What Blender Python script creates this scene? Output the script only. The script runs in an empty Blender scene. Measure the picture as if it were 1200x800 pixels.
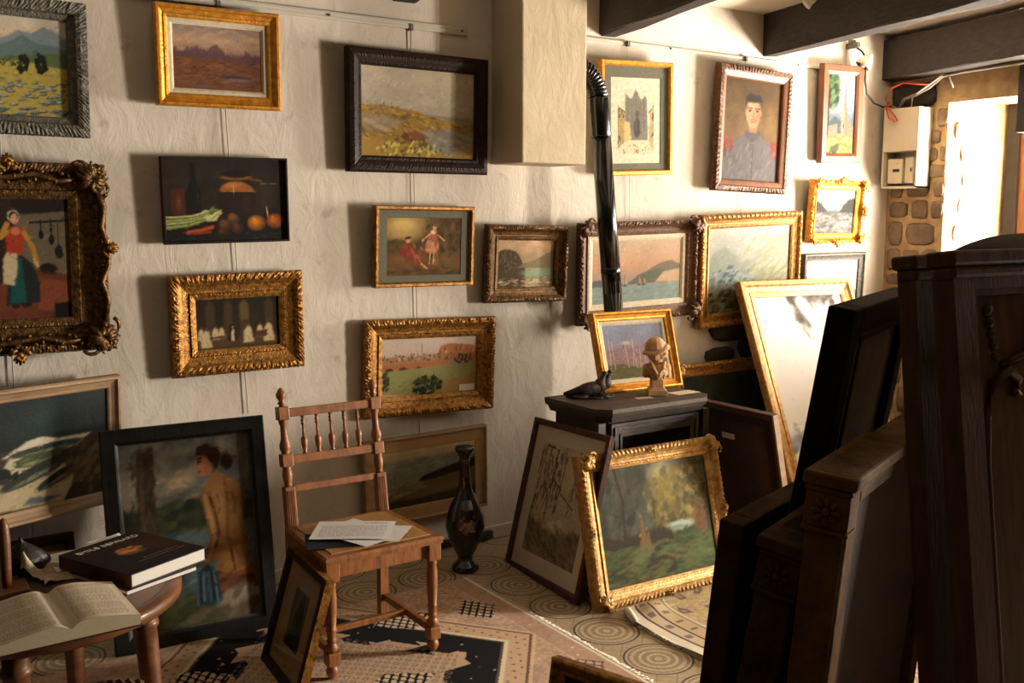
import bpy, bmesh, math, random
import numpy as np
from mathutils import Vector, Matrix, Euler

C = bpy.context.scene.collection
rnd = random.Random(7)
PI = math.pi

# ------------------------------------------------------------------ colour and materials
def lin(c):
    return tuple(((x/255)/12.92 if x/255 <= .04045 else ((x/255+.055)/1.055)**2.4) for x in c)

def nt(name):
    m = bpy.data.materials.new(name); m.use_nodes = True
    n = m.node_tree.nodes; l = m.node_tree.links
    return m, n, l, n['Principled BSDF']

def mat(name, c, rough=.6, metal=0, c2=None, scale=18, bump=0, bscale=60, stretch=None, coat=0, spec=.5, detail=4):
    """plain or two-colour noise material with optional bump"""
    m, n, l, b = nt(name)
    b.inputs['Roughness'].default_value = rough
    b.inputs['Metallic'].default_value = metal
    b.inputs['Specular IOR Level'].default_value = spec
    b.inputs['Coat Weight'].default_value = coat
    b.inputs['Coat Roughness'].default_value = .12
    b.inputs['Base Color'].default_value = (*lin(c), 1)
    tc = n.new('ShaderNodeTexCoord'); mp = n.new('ShaderNodeMapping')
    l.new(tc.outputs['Object'], mp.inputs['Vector'])
    if stretch: mp.inputs['Scale'].default_value = stretch
    if c2:
        t = n.new('ShaderNodeTexNoise'); t.inputs['Scale'].default_value = scale; t.inputs['Detail'].default_value = detail
        l.new(mp.outputs['Vector'], t.inputs['Vector'])
        r = n.new('ShaderNodeValToRGB')
        r.color_ramp.elements[0].position = .35; r.color_ramp.elements[1].position = .68
        r.color_ramp.elements[0].color = (*lin(c), 1); r.color_ramp.elements[1].color = (*lin(c2), 1)
        l.new(t.outputs['Fac'], r.inputs['Fac']); l.new(r.outputs['Color'], b.inputs['Base Color'])
    if bump:
        t2 = n.new('ShaderNodeTexNoise'); t2.inputs['Scale'].default_value = bscale; t2.inputs['Detail'].default_value = 5
        l.new(mp.outputs['Vector'], t2.inputs['Vector'])
        bp = n.new('ShaderNodeBump'); bp.inputs['Strength'].default_value = bump; bp.inputs['Distance'].default_value = .01
        l.new(t2.outputs['Fac'], bp.inputs['Height']); l.new(bp.outputs['Normal'], b.inputs['Normal'])
    return m

def colmat(name, rough=.5, bump=.25, bscale=220, coat=0, spec=.4):
    """material that shows the colours painted on the mesh's own points"""
    m, n, l, b = nt(name)
    a = n.new('ShaderNodeAttribute'); a.attribute_name = 'paint'
    l.new(a.outputs['Color'], b.inputs['Base Color'])
    b.inputs['Roughness'].default_value = rough
    b.inputs['Specular IOR Level'].default_value = spec
    b.inputs['Coat Weight'].default_value = coat; b.inputs['Coat Roughness'].default_value = .08
    if bump:
        t = n.new('ShaderNodeTexNoise'); t.inputs['Scale'].default_value = bscale; t.inputs['Detail'].default_value = 3
        tc = n.new('ShaderNodeTexCoord'); l.new(tc.outputs['Object'], t.inputs['Vector'])
        bp = n.new('ShaderNodeBump'); bp.inputs['Strength'].default_value = bump; bp.inputs['Distance'].default_value = .003
        l.new(t.outputs['Fac'], bp.inputs['Height']); l.new(bp.outputs['Normal'], b.inputs['Normal'])
    return m

def glassmat(name, tint=(.97, .98, .97), ior=1.5):
    m = bpy.data.materials.new(name); m.use_nodes = True
    n = m.node_tree.nodes; l = m.node_tree.links
    n.remove(n['Principled BSDF'])
    tr = n.new('ShaderNodeBsdfTransparent'); tr.inputs['Color'].default_value = (*tint, 1)
    g = n.new('ShaderNodeBsdfGlossy'); g.inputs['Roughness'].default_value = .02
    lw = n.new('ShaderNodeLayerWeight'); lw.inputs['Blend'].default_value = .5
    pw = n.new('ShaderNodeMath'); pw.operation = 'POWER'; pw.inputs[1].default_value = 5; l.new(lw.outputs['Facing'], pw.inputs[0])
    f = n.new('ShaderNodeMath'); f.operation = 'MULTIPLY_ADD'; f.inputs[1].default_value = .96; f.inputs[2].default_value = .04; l.new(pw.outputs[0], f.inputs[0])
    mx = n.new('ShaderNodeMixShader')
    l.new(f.outputs[0], mx.inputs[0]); l.new(tr.outputs[0], mx.inputs[1]); l.new(g.outputs[0], mx.inputs[2])
    l.new(mx.outputs[0], n['Material Output'].inputs['Surface'])
    return m

M = {}
M['gold'] = mat('bright_gilding', (226, 160, 54), .38, .55, (190, 120, 34), 40, .25, 120)
M['gold_old'] = mat('aged_gilding', (176, 122, 48), .42, .6, (96, 62, 24), 55, .35, 140)
M['gold_dark'] = mat('dark_gilding', (120, 84, 38), .4, .6, (52, 36, 18), 50, .4, 120)
M['gold_pale'] = mat('pale_gilding', (206, 164, 100), .45, .45, (160, 116, 60), 40, .25, 120)
M['wood_dark'] = mat('dark_brown_moulding', (46, 26, 17), .5, 0, (30, 17, 12), 30, .2, 150, None, 0, .2)
M['wood_red'] = mat('reddish_moulding', (74, 36, 22), .4, 0, (50, 24, 16), 25, .2, 90)
M['wood_orange'] = mat('orange_brown_moulding', (122, 70, 31), .5, 0, (94, 52, 23), 16, .2, 60, (1, 1, .2))
M['wood_carved'] = mat('carved_walnut_gilt', (116, 76, 40), .5, .25, (64, 40, 22), 60, .4, 150)
M['wood_pale'] = mat('pale_limed_wood', (172, 140, 104), .6, 0, (138, 108, 78), 14, .2, 80, (.3, 1, 2))
M['black'] = mat('black_lacquer_moulding', (12, 11, 11), .45, 0, (24, 22, 21), 30, .15, 80)
M['grey'] = mat('silver_grey_moulding', (112, 106, 94), .5, .2, (68, 64, 56), 60, .5, 150)
M['slip_white'] = mat('cream_slip', (214, 198, 168), .7, 0, (196, 178, 146), 60)
M['slip_gold'] = mat('gold_slip', (204, 156, 74), .4, .5)
M['mount_green'] = mat('grey_green_mount', (116, 112, 92), .85, 0, (106, 102, 84), 90)
M['mount_white'] = mat('ivory_mount', (226, 214, 192), .85, 0, (218, 204, 182), 90)
M['mount_beige'] = mat('beige_mount', (166, 130, 88), .85, 0, (150, 116, 78), 50)
M['mount_tan'] = mat('tan_mount', (196, 154, 104), .8, 0, (180, 138, 92), 12, .1, 90, (.3, 1, 2))
M['canvas_back'] = mat('brown_backing_board', (70, 42, 24), .8, 0, (50, 28, 16), 8, .2, 60)
M['glass'] = glassmat('picture_glass')
M['paint'] = colmat('oil_paint', .62, .3, 160, .0, .1)
M['varnish'] = colmat('varnished_oil_paint', .55, .25, 130, 0, .16)
M['gloss_paint'] = colmat('glossy_oil_paint', .35, .2, 130, .1, .4)
M['paper'] = colmat('printed_paper', .8, .05, 300, 0, .2)
M['weave'] = colmat('woven_wool', .95, .8, 500, 0, .1)
M['plain_edge'] = mat('picture_edge', (60, 44, 30), .8)

# ------------------------------------------------------------------ mesh helper
class MB:
    def __init__(s): s.v = []; s.f = []; s.m = []; s.sm = []
    def add(s, vs, fs, mi=0, smooth=False, X=None):
        o = len(s.v)
        if X is not None: vs = [tuple(X @ Vector(p)) for p in vs]
        s.v += [tuple(p) for p in vs]
        for f in fs:
            s.f.append([i+o for i in f]); s.m.append(mi); s.sm.append(smooth)
        return s
    def box(s, a, b, mi=0, X=None, bev=0):
        if bev:
            bm = bmesh.new(); bmesh.ops.create_cube(bm, size=1)
            for v in bm.verts:
                v.co = Vector(((a[0]+b[0])/2+v.co.x*(b[0]-a[0]), (a[1]+b[1])/2+v.co.y*(b[1]-a[1]), (a[2]+b[2])/2+v.co.z*(b[2]-a[2])))
            bmesh.ops.bevel(bm, geom=bm.edges[:], offset=bev, segments=2, affect='EDGES', profile=.5)
            bm.verts.index_update()
            s.add([v.co[:] for v in bm.verts], [[v.index for v in f.verts] for f in bm.faces], mi, False, X); bm.free(); return s
        x0, y0, z0 = a; x1, y1, z1 = b
        return s.add([(x0,y0,z0),(x1,y0,z0),(x1,y1,z0),(x0,y1,z0),(x0,y0,z1),(x1,y0,z1),(x1,y1,z1),(x0,y1,z1)],
                     [(3,2,1,0),(4,5,6,7),(0,1,5,4),(1,2,6,5),(2,3,7,6),(3,0,4,7)], mi, False, X)
    def prism(s, pts, z0, z1, mi=0, X=None, top=None):
        n = len(pts); t = top or pts
        vs = [(p[0],p[1],z0) for p in pts]+[(p[0],p[1],z1) for p in t]
        fs = [list(range(n))[::-1], list(range(n, 2*n))]+[(i,(i+1)%n,n+(i+1)%n,n+i) for i in range(n)]
        return s.add(vs, fs, mi, False, X)
    def loft(s, rings, mi=0, smooth=True, closed=True, caps=True, X=None):
        n = len(rings[0]); vs = [p for r in rings for p in r]; fs = []
        for k in range(len(rings)-1):
            for i in range(n if closed else n-1):
                j = (i+1) % n
                fs.append((k*n+i, k*n+j, (k+1)*n+j, (k+1)*n+i))
        if caps and closed:
            fs.append(list(range(n))[::-1]); fs.append([(len(rings)-1)*n+i for i in range(n)])
        return s.add(vs, fs, mi, smooth, X)
    def lathe(s, prof, c=(0,0,0), n=20, mi=0, X=None, smooth=True):
        rings = [[(c[0]+r*math.cos(2*PI*i/n), c[1]+r*math.sin(2*PI*i/n), c[2]+z) for i in range(n)] for r, z in prof]
        return s.loft(rings, mi, smooth, X=X)
    def tube(s, pts, r, n=8, mi=0, X=None, smooth=True):
        pts = [Vector(p) for p in pts]; rings = []
        rr = r if isinstance(r, (list, tuple)) else [r]*len(pts)
        for i, p in enumerate(pts):
            t = (pts[min(i+1, len(pts)-1)]-pts[max(i-1, 0)]).normalized()
            a = Vector((0,0,1)) if abs(t.z) < .9 else Vector((1,0,0))
            u = t.cross(a).normalized(); w = u.cross(t)
            rings.append([tuple(p+(u*math.cos(2*PI*k/n)+w*math.sin(2*PI*k/n))*rr[i]) for k in range(n)])
        return s.loft(rings, mi, smooth, X=X)
    def ell(s, c, r, n=12, m=8, mi=0, X=None, rot=None):
        R = Euler(rot).to_matrix() if rot else Matrix.Identity(3)
        rings = []
        for j in range(m+1):
            a = -PI/2+PI*j/m; q = max(math.cos(a), 1e-3)
            rings.append([tuple(Vector(c)+R @ Vector((r[0]*q*math.cos(2*PI*i/n), r[1]*q*math.sin(2*PI*i/n), r[2]*math.sin(a)))) for i in range(n)])
        return s.loft(rings, mi, True, X=X)
    def build(s, name, mats, parent=None, loc=None):
        me = bpy.data.meshes.new(name); me.from_pydata(s.v, [], s.f)
        for m in (mats if isinstance(mats, (list, tuple)) else [mats]): me.materials.append(M[m] if isinstance(m, str) else m)
        me.polygons.foreach_set('material_index', s.m); me.polygons.foreach_set('use_smooth', s.sm); me.update()
        bm = bmesh.new(); bm.from_mesh(me); len(s.f) > 1 and bmesh.ops.recalc_face_normals(bm, faces=bm.faces[:]); bm.to_mesh(me); bm.free()
        o = bpy.data.objects.new(name, me); C.objects.link(o)
        if parent: o.parent = parent
        if loc: o.location = loc
        return o

def tag(o, label, cat, group=None, kind=None):
    o['label'] = label; o['category'] = cat
    if group: o['group'] = group
    if kind: o['kind'] = kind
    return o
def struct(o): o['kind'] = 'structure'; return o
def thing(name, label, cat, loc=(0,0,0), rotz=0, group=None, X=None):
    o = bpy.data.objects.new(name, None); C.objects.link(o); o.empty_display_size = .1
    if X is not None: o.matrix_world = X
    else: o.location = loc; o.rotation_euler = (0, 0, rotz)
    return tag(o, label, cat, group)

def rectX(v):
    """standing rectangle: bottom centre x,y,z, yaw, lean back, roll -> local x right, y into the wall, z up"""
    x, y, z, yaw, lean, roll = v[:6]
    ex = Vector((math.cos(yaw), math.sin(yaw), 0)); nr = Vector((math.sin(yaw), -math.cos(yaw), 0))
    ez = Vector((0,0,1))*math.cos(lean)-nr*math.sin(lean)
    e1 = ex*math.cos(roll)+ez*math.sin(roll); e3 = -ex*math.sin(roll)+ez*math.cos(roll); e2 = e3.cross(e1)
    return Matrix(((e1.x,e2.x,e3.x,x),(e1.y,e2.y,e3.y,y),(e1.z,e2.z,e3.z,z),(0,0,0,1)))

# ------------------------------------------------------------------ painter: colours for the points of a picture mesh
def sm(x): return x*x*(3-2*x)
class Pa:
    def __init__(s, w, h, res=.0035, seed=1):
        s.w, s.h = w, h; s.nx = max(8, int(w/res)); s.ny = max(8, int(h/res))
        s.u, s.v = np.meshgrid(np.linspace(0,1,s.nx), np.linspace(0,1,s.ny))
        s.c = np.zeros((s.ny, s.nx, 3)); s.r = np.random.RandomState(seed); s.a = w/h
    def n(s, fx, fy=None, o=3):
        fy = fy or fx; t = np.zeros_like(s.u); amp = 1; tot = 0
        for k in range(o):
            gx, gy = int(fx*2**k)+2, int(fy*2**k)+2
            g = s.r.rand(gy+1, gx+1)
            x = s.u*(gx-1); y = s.v*(gy-1); i = x.astype(int); j = y.astype(int); fxx = sm(x-i); fyy = sm(y-j)
            t += amp*((g[j,i]*(1-fxx)+g[j,i+1]*fxx)*(1-fyy)+(g[j+1,i]*(1-fxx)+g[j+1,i+1]*fxx)*fyy)
            tot += amp; amp *= .55
        return t/tot
    def put(s, m, c, a=1.):
        m = np.clip(np.asarray(m)*a, 0, 1)[..., None]; s.c = s.c*(1-m)+np.array(c, float)*m
    def grad(s, st, f=None):
        f = s.v if f is None else f
        xs = [q[0] for q in st]
        for k in range(3): s.c[..., k] = np.interp(f, xs, [q[1][k] for q in st])
    def vary(s, a, fx, fy=None, o=3): s.c = s.c*(1+a*(s.n(fx, fy, o)-.5)[..., None]*2)
    def E(s, x, y, rx, ry, rot=0, soft=.3):
        dx = (s.u-x)*s.a; dy = s.v-y; cr, sr = math.cos(rot), math.sin(rot); rx = rx*s.a
        return np.clip((1-np.sqrt(((dx*cr+dy*sr)/rx)**2+((-dx*sr+dy*cr)/ry)**2))/soft, 0, 1)
    def poly(s, p, blur=1):
        ins = np.zeros(s.u.shape, bool); q = p[-1]
        for w in p:
            if w[1] != q[1]:
                ins ^= ((s.v < w[1]) != (s.v < q[1])) & (s.u < (q[0]-w[0])*(s.v-w[1])/(q[1]-w[1])+w[0])
            q = w
        m = ins.astype(float)
        for _ in range(blur):
            b = np.pad(m, 1, mode='edge'); m = (b[:-2,1:-1]+b[2:,1:-1]+b[1:-1,:-2]+b[1:-1,2:]+2*m)/6
        return m
    def under(s, pts, soft=.01, rough=0, fx=10):
        y = np.interp(s.u, [p[0] for p in pts], [p[1] for p in pts])
        if rough: y = y+rough*(s.n(fx, 2)-.5)*2
        return np.clip((y-s.v)/soft+.5, 0, 1)
    def line(s, p, w, c, a=1.):
        d = np.full(s.u.shape, 9.)
        for (x0,y0),(x1,y1) in zip(p[:-1], p[1:]):
            ax, ay = (x1-x0)*s.a, y1-y0; L = ax*ax+ay*ay+1e-9
            t = np.clip((((s.u-x0)*s.a)*ax+(s.v-y0)*ay)/L, 0, 1)
            d = np.minimum(d, np.hypot((s.u-x0)*s.a-t*ax, s.v-y0-t*ay))
        s.put(np.clip((w-d)/w*2, 0, 1), c, a)
    def dabs(s, n, box, r, cols, asp=1., rot=0., a=.8, jr=.4, mask=None):
        bx, by = box[2]-box[0], box[3]-box[1]
        if n < 2 or bx > .6 or by > .6 or min(bx, by) < .02: bx = 0
        else: n = int(n*1.25)
        for _ in range(n):
            x = s.r.uniform(box[0], box[2]); y = s.r.uniform(box[1], box[3]); rr = r*s.r.uniform(.5, 1.4); q = rr*max(asp, 1)
            if bx and ((2*x-box[0]-box[2])/bx)**2+((2*y-box[1]-box[3])/by)**2 > s.r.uniform(.7,1.15): continue
            if mask is not None and not mask(x, y): continue
            i0, i1 = int((x-q/s.a)*s.nx), int((x+q/s.a)*s.nx)+2; j0, j1 = int((y-q)*s.ny), int((y+q)*s.ny)+2
            i0, j0 = max(i0, 0), max(j0, 0)
            if i1 <= i0 or j1 <= j0: continue
            U = s.u[j0:j1, i0:i1]; V = s.v[j0:j1, i0:i1]
            if U.size == 0: continue
            t = rot+s.r.uniform(-jr, jr); dx = (U-x)*s.a; dy = V-y; cr, sr = math.cos(t), math.sin(t)
            m = np.clip((1-np.sqrt(((dx*cr+dy*sr)/(rr*asp))**2+((-dx*sr+dy*cr)/rr)**2))*2, 0, 1)[..., None]*a
            c = np.array(cols[s.r.randint(len(cols))], float)
            s.c[j0:j1, i0:i1] = s.c[j0:j1, i0:i1]*(1-m)+c*m
    def strokes(s, n, r=.012, jit=.16, a=.55):
        for _ in range(n):
            i = s.r.randint(s.nx); j = s.r.randint(s.ny); c = s.c[j, i]*(1+s.r.uniform(-jit, jit)+s.r.uniform(-.04, .04, 3))
            x, y = s.u[j, i], s.v[j, i]; rr = r*s.r.uniform(.5, 1.3)
            s.dabs(1, (x-rr, y-rr, x+rr, y+rr), rr, [c], 2.2, s.r.uniform(-.5, 1.2), a, .3)
    def mesh(s, name, material, parent, gain=1., x0=None, z0=0, y=0, shape=None):
        c = np.clip(s.c/255, 0, 1); L = np.where(c <= .04045, c/12.92, ((c+.055)/1.055)**2.4)*gain
        L = np.clip(L, 0, .92)
        x0 = -s.w/2 if x0 is None else x0
        P = np.stack([x0+s.u*s.w, np.full(s.u.shape, float(y)), z0+s.v*s.h], -1)
        if shape is not None: P = shape(s.u, s.v, P)
        nx, ny = s.nx, s.ny; N = nx*ny; me = bpy.data.meshes.new(name)
        me.vertices.add(N); me.vertices.foreach_set('co', P.reshape(-1).astype(np.float32))
        i = (np.arange(ny-1)[:,None]*nx+np.arange(nx-1)[None]).reshape(-1)
        q = np.stack([i, i+1, i+nx+1, i+nx], -1).reshape(-1).astype(np.int32); nf = len(i)
        me.loops.add(nf*4); me.loops.foreach_set('vertex_index', q)
        me.polygons.add(nf); me.polygons.foreach_set('loop_start', np.arange(0, nf*4, 4, dtype=np.int32))
        me.update(); me.validate()
        at = me.color_attributes.new('paint', 'FLOAT_COLOR', 'POINT')
        at.data.foreach_set('color', np.concatenate([L, np.ones((ny,nx,1))], -1).reshape(-1).astype(np.float32))
        me.polygons.foreach_set('use_smooth', [True]*nf)
        me.materials.append(M[material] if isinstance(material, str) else material)
        o = bpy.data.objects.new(name, me); C.objects.link(o)
        if parent: o.parent = parent
        return o

# ------------------------------------------------------------------ picture frames
def sweep(w, h, prof, carve=None, step=.008):
    """mitred moulding. prof: (inset, y, material, relief)"""
    mb = MB(); sides = []
    ns = [max(1, int(w/step)) if carve else 1, max(1, int(h/step)) if carve else 1]
    rings = []
    for k, p in enumerate(prof):
        i, y = p[0], p[1]; amp = p[3] if len(p) > 3 else 0
        cs = [(-w/2+i, i), (w/2-i, i), (w/2-i, h-i), (-w/2+i, h-i)]
        ring = []; s0 = 0.
        for e in range(4):
            a, b = cs[e], cs[(e+1) % 4]; n = ns[e % 2]; L = w if e % 2 == 0 else h
            nrm = [(0,-1),(1,0),(0,1),(-1,0)][e]
            for j in range(n):
                t = j/n; d = 0
                if amp and carve and 0 < j < n: d = amp*carve(t*L-L/2, k)
                ring.append((a[0]+(b[0]-a[0])*t+nrm[0]*d*.5, y-d, a[1]+(b[1]-a[1])*t+nrm[1]*d*.5))
        rings.append(ring)
    n = len(rings[0]); vs = [p for r in rings for p in r]
    mb.v = vs
    for k in range(len(rings)-1):
        for i in range(n):
            j = (i+1) % n
            mb.f.append((k*n+i, k*n+j, (k+1)*n+j, (k+1)*n+i)); mb.m.append(prof[k][2] if len(prof[k]) > 2 else 0); mb.sm.append(False)
    return mb

def leafy(period=.045, sharp=1.):
    def f(s, k):
        x = (s+k*.31*period)/period*PI
        return .55*abs(math.sin(x))**.7+.3*math.sin(2.7*x+k*1.3)+.25*math.sin(6.1*x+k*2.1)
    return f
def beads(period=.014):
    return lambda s, k: abs(math.sin(s/period*PI+(k % 2)*.0))*1.2-.2

def p_plain(fw, d, m=0): return [(0,d,m),(0,.004,m),(.004,0,m),(fw*.7,0,m),(fw*.8,.003,m),(fw,.012,m),(fw,d*.85,m)]
def p_cove(fw, d, m=0): return [(0,d,m),(0,.006,m),(.006,0,m),(fw*.28,.0,m),(fw*.4,.010,m),(fw*.68,.018,m),(fw*.72,.014,m),(fw*.9,.016,m),(fw,.020,m),(fw,d*.85,m)]
def p_flat(fw, d, m=0): return [(0,d,m),(0,.003,m),(.003,0,m),(fw-.003,0,m),(fw,.003,m),(fw,d*.8,m)]
def p_gilt(fw, d, amp=.006, a=0, b=0):
    return [(0,d,b),(0,.018,b,amp*.4),(fw*.06,.006,a,amp),(fw*.16,.002,a,amp*1.2),(fw*.27,.002,a,amp*1.2),(fw*.38,.007,b),(fw*.46,.013,b),(fw*.64,.019,b),(fw*.74,.0205,b),(fw*.78,.0155,a,amp*.5),(fw*.86,.0165,b),(fw,.022,b),(fw,d*.85,b)]

def scroll(mb, cx, cz, y, s, d, seed=0, mi=0):
    """a cluster of acanthus leaves and volutes pointing along angle d"""
    r = random.Random(seed)
    for k in range(9):
        a = d+(k-4)*.42; L = s*(.88-.07*abs(k-4))
        pts = []
        for t in range(6):
            q = t/5; bend = .7*q*q*(1 if k > 4 else -1 if k < 4 else 0)
            pts.append((cx+math.cos(a+bend)*L*q, y-.010-.016*math.sin(PI*q)*(s/.06), cz+math.sin(a+bend)*L*q))
        mb.tube(pts, [s*.14, s*.21, s*.22, s*.19, s*.15, s*.07], 7, mi)
    for sg in (-1, 1):
        pts = []; rr = []
        for t in range(16):
            q = t/15; a = d+sg*(1.2+q*6.5); R = s*(.42*(1-q)+.06)
            ox = math.cos(d+sg*1.35)*s*.62; oz = math.sin(d+sg*1.35)*s*.62
            pts.append((cx+ox+math.cos(a)*R, y-.016, cz+oz+math.sin(a)*R)); rr.append(s*(.11-.05*q))
        mb.tube(pts, rr, 6, mi)
    mb.ell((cx, y-.022, cz), (s*.22, s*.2, s*.22), 10, 6, mi)

def picture(v, name, label, cat='painting', prof=None, mats=('gold',), carve=None, slip=None, slip_m='slip_white', mount=None, mount_m='mount_green',
            glass=False, paint=None, res=.0036, seed=1, gain=1., surf='paint', group=None, backed=True, partname='canvas', brush=1., step=.008, depth=.04):
    """a framed picture: v = fitted bottom-centre position, yaw, lean, roll, width, height"""
    w, h = v[6], v[7]; v = list(v)
    if -.08 < v[1] and v[2] > .1: v[1] -= .028      # hung clear of the rods
    root = thing(name, label, cat, X=rectX(v), group=group)
    sweep(w, h, prof, carve, step).build('frame', list(mats), root)
    ins = prof[-1][0]; y = prof[-2][1]+.003
    if slip:
        sw = [(ins-.003, y+.012, 0), (ins-.003, y, 0), (ins+slip*.6, y+.002, 0), (ins+slip, y+.008, 0), (ins+slip, y+.012, 0)]
        sweep(w, h, sw).build('slip', slip_m, root); ins += slip; y += .006
    if mount:
        ms, mt, mbm = mount   # side, top, bottom widths
        mb = MB(); x0, x1, z0, z1 = -w/2+ins-.002, w/2-ins+.002, ins-.002, h-ins+.002
        a, b, c, d = x0+ms, x1-ms, z0+mbm, z1-mt
        o = [(x0,y+.003,z0),(x1,y+.003,z0),(x1,y+.003,z1),(x0,y+.003,z1)]; i_ = [(a,y+.003,c),(b,y+.003,c),(b,y+.003,d),(a,y+.003,d)]
        e = [(a+.002,y+.006,c+.002),(b-.002,y+.006,c+.002),(b-.002,y+.006,d-.002),(a+.002,y+.006,d-.002)]
        mb.add(o+i_+e, [(k,(k+1)%4,4+(k+1)%4,4+k) for k in range(4)]+[(4+k,4+(k+1)%4,8+(k+1)%4,8+k) for k in range(4)])
        mb.build('mount', mount_m, root)
        px0, pw, pz0, ph = a, b-a, c, d-c; py = y+.006
    else:
        px0, pw, pz0, ph = -w/2+ins-.002, w-2*ins+.004, ins-.002, h-2*ins+.004; py = y+.004
    if paint:
        P = Pa(pw, ph, res, seed); paint(P); surf == 'paper' or P.strokes(int(900*brush), .011*brush**.5); P.mesh(partname, surf, root, gain, px0, pz0, py)
    if glass:
        g = MB(); q = ins-.002 if mount else ins
        g.add([(-w/2+q,y+.0005,q),(w/2-q,y+.0005,q),(w/2-q,y+.0005,h-q),(-w/2+q,y+.0005,h-q)], [(0,1,2,3)]); g.build('glass', 'glass', root)
    if backed:
        q = prof[-1][0]-.004
        MB().box((-w/2+q, prof[0][1]-.0035, q), (w/2-q, prof[0][1]-.0015, h-q)).build('backing_board', 'canvas_back', root)
    return root

# ------------------------------------------------------------------ what the pictures show
def art_mountain(P):
    P.grad([(0,(150,150,96)),(.3,(160,142,80)),(.5,(156,146,90)),(.56,(96,110,84)),(.6,(120,140,140)),(.8,(200,176,150)),(1,(196,186,170))])
    P.vary(.12, 6, 6)
    P.put(P.under([(0,.78),(.35,.74),(.5,.80),(.6,.78),(.7,.86),(.78,.84),(.86,.92),(.92,.88),(1,.80)], .02, .02, 14), (122,134,138))
    P.put(P.under([(0,.70),(.4,.72),(.6,.70),(.72,.82),(.85,.74),(1,.72)], .02, .03, 10), (96,112,112))
    P.put(P.under([(0,.60),(.3,.64),(.55,.57),(.8,.63),(1,.66)], .02, .02, 20), (84,100,66))
    P.put(P.under([(0,.55),(.4,.52),(.7,.56),(1,.5)], .02, .01), (170,152,74))
    P.dabs(160, (0,.28,1,.54), .012, [(170,150,84),(140,132,74),(108,112,64),(180,164,108)], 3, 0, .7)
    for x, y in ((.72,.5),(.83,.52)):
        P.dabs(60, (x-.035,y-.09,x+.035,y+.12), .018, [(26,34,22),(36,46,28),(18,24,18)], 1.3, 1.2, .9)
    P.dabs(40, (.5,.5,.72,.56), .012, [(44,56,34),(58,70,40)], 1, 1, .9)
    for k in range(130):
        y = P.r.uniform(.02,.36); x = P.r.uniform(.2,1); s = .016+.03*(.36-y)
        P.put(P.E(x, y, s*1.5, s*.8, .1, .4), (62,70,70), .9); P.put(P.E(x-.004, y+s*.25, s*1.2, s*.5, .1, .5), [(170,176,170),(150,158,156),(120,128,130)][k%3], .9)
    P.dabs(60, (0,0,1,.3), .012, [(120,130,50),(150,150,70)], 2, .2, .6)

def art_marsh(P):
    P.grad([(0,(74,50,38)),(.3,(96,62,42)),(.55,(100,74,64)),(.62,(150,118,98)),(.8,(168,136,106)),(1,(120,106,104))])
    P.vary(.12, 4, 8)
    P.dabs(50, (0,.7,1,1), .03, [(184,150,114),(140,122,118),(170,140,110)], 4, .15, .4)
    P.put(P.under([(0,.66),(.08,.6),(.2,.62),(.3,.68),(.4,.64),(.5,.7),(.62,.56),(.72,.5),(.82,.62),(.9,.58),(1,.55)], .04, .07, 26), (86,60,66), .8)
    P.put(P.under([(0,.5),(.5,.48),(1,.44)], .04, .02), (104,66,46))
    P.dabs(160, (0,.05,1,.48), .016, [(124,76,44),(84,52,38),(70,46,38),(140,92,56)], 5, 0, .5)
    P.put(P.E(.68,.22,.24,.04,0,.6), (66,50,52)); P.put(P.E(.72,.18,.2,.04,0,.8), (112,104,108), .8)
    P.put(P.E(.3,.06,.2,.03,0,.8), (86,78,84), .8)
    P.dabs(70, (0,.46,1,.68), .02, [(96,72,80),(70,50,52),(110,80,72)], .4, 0, .5)

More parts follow.
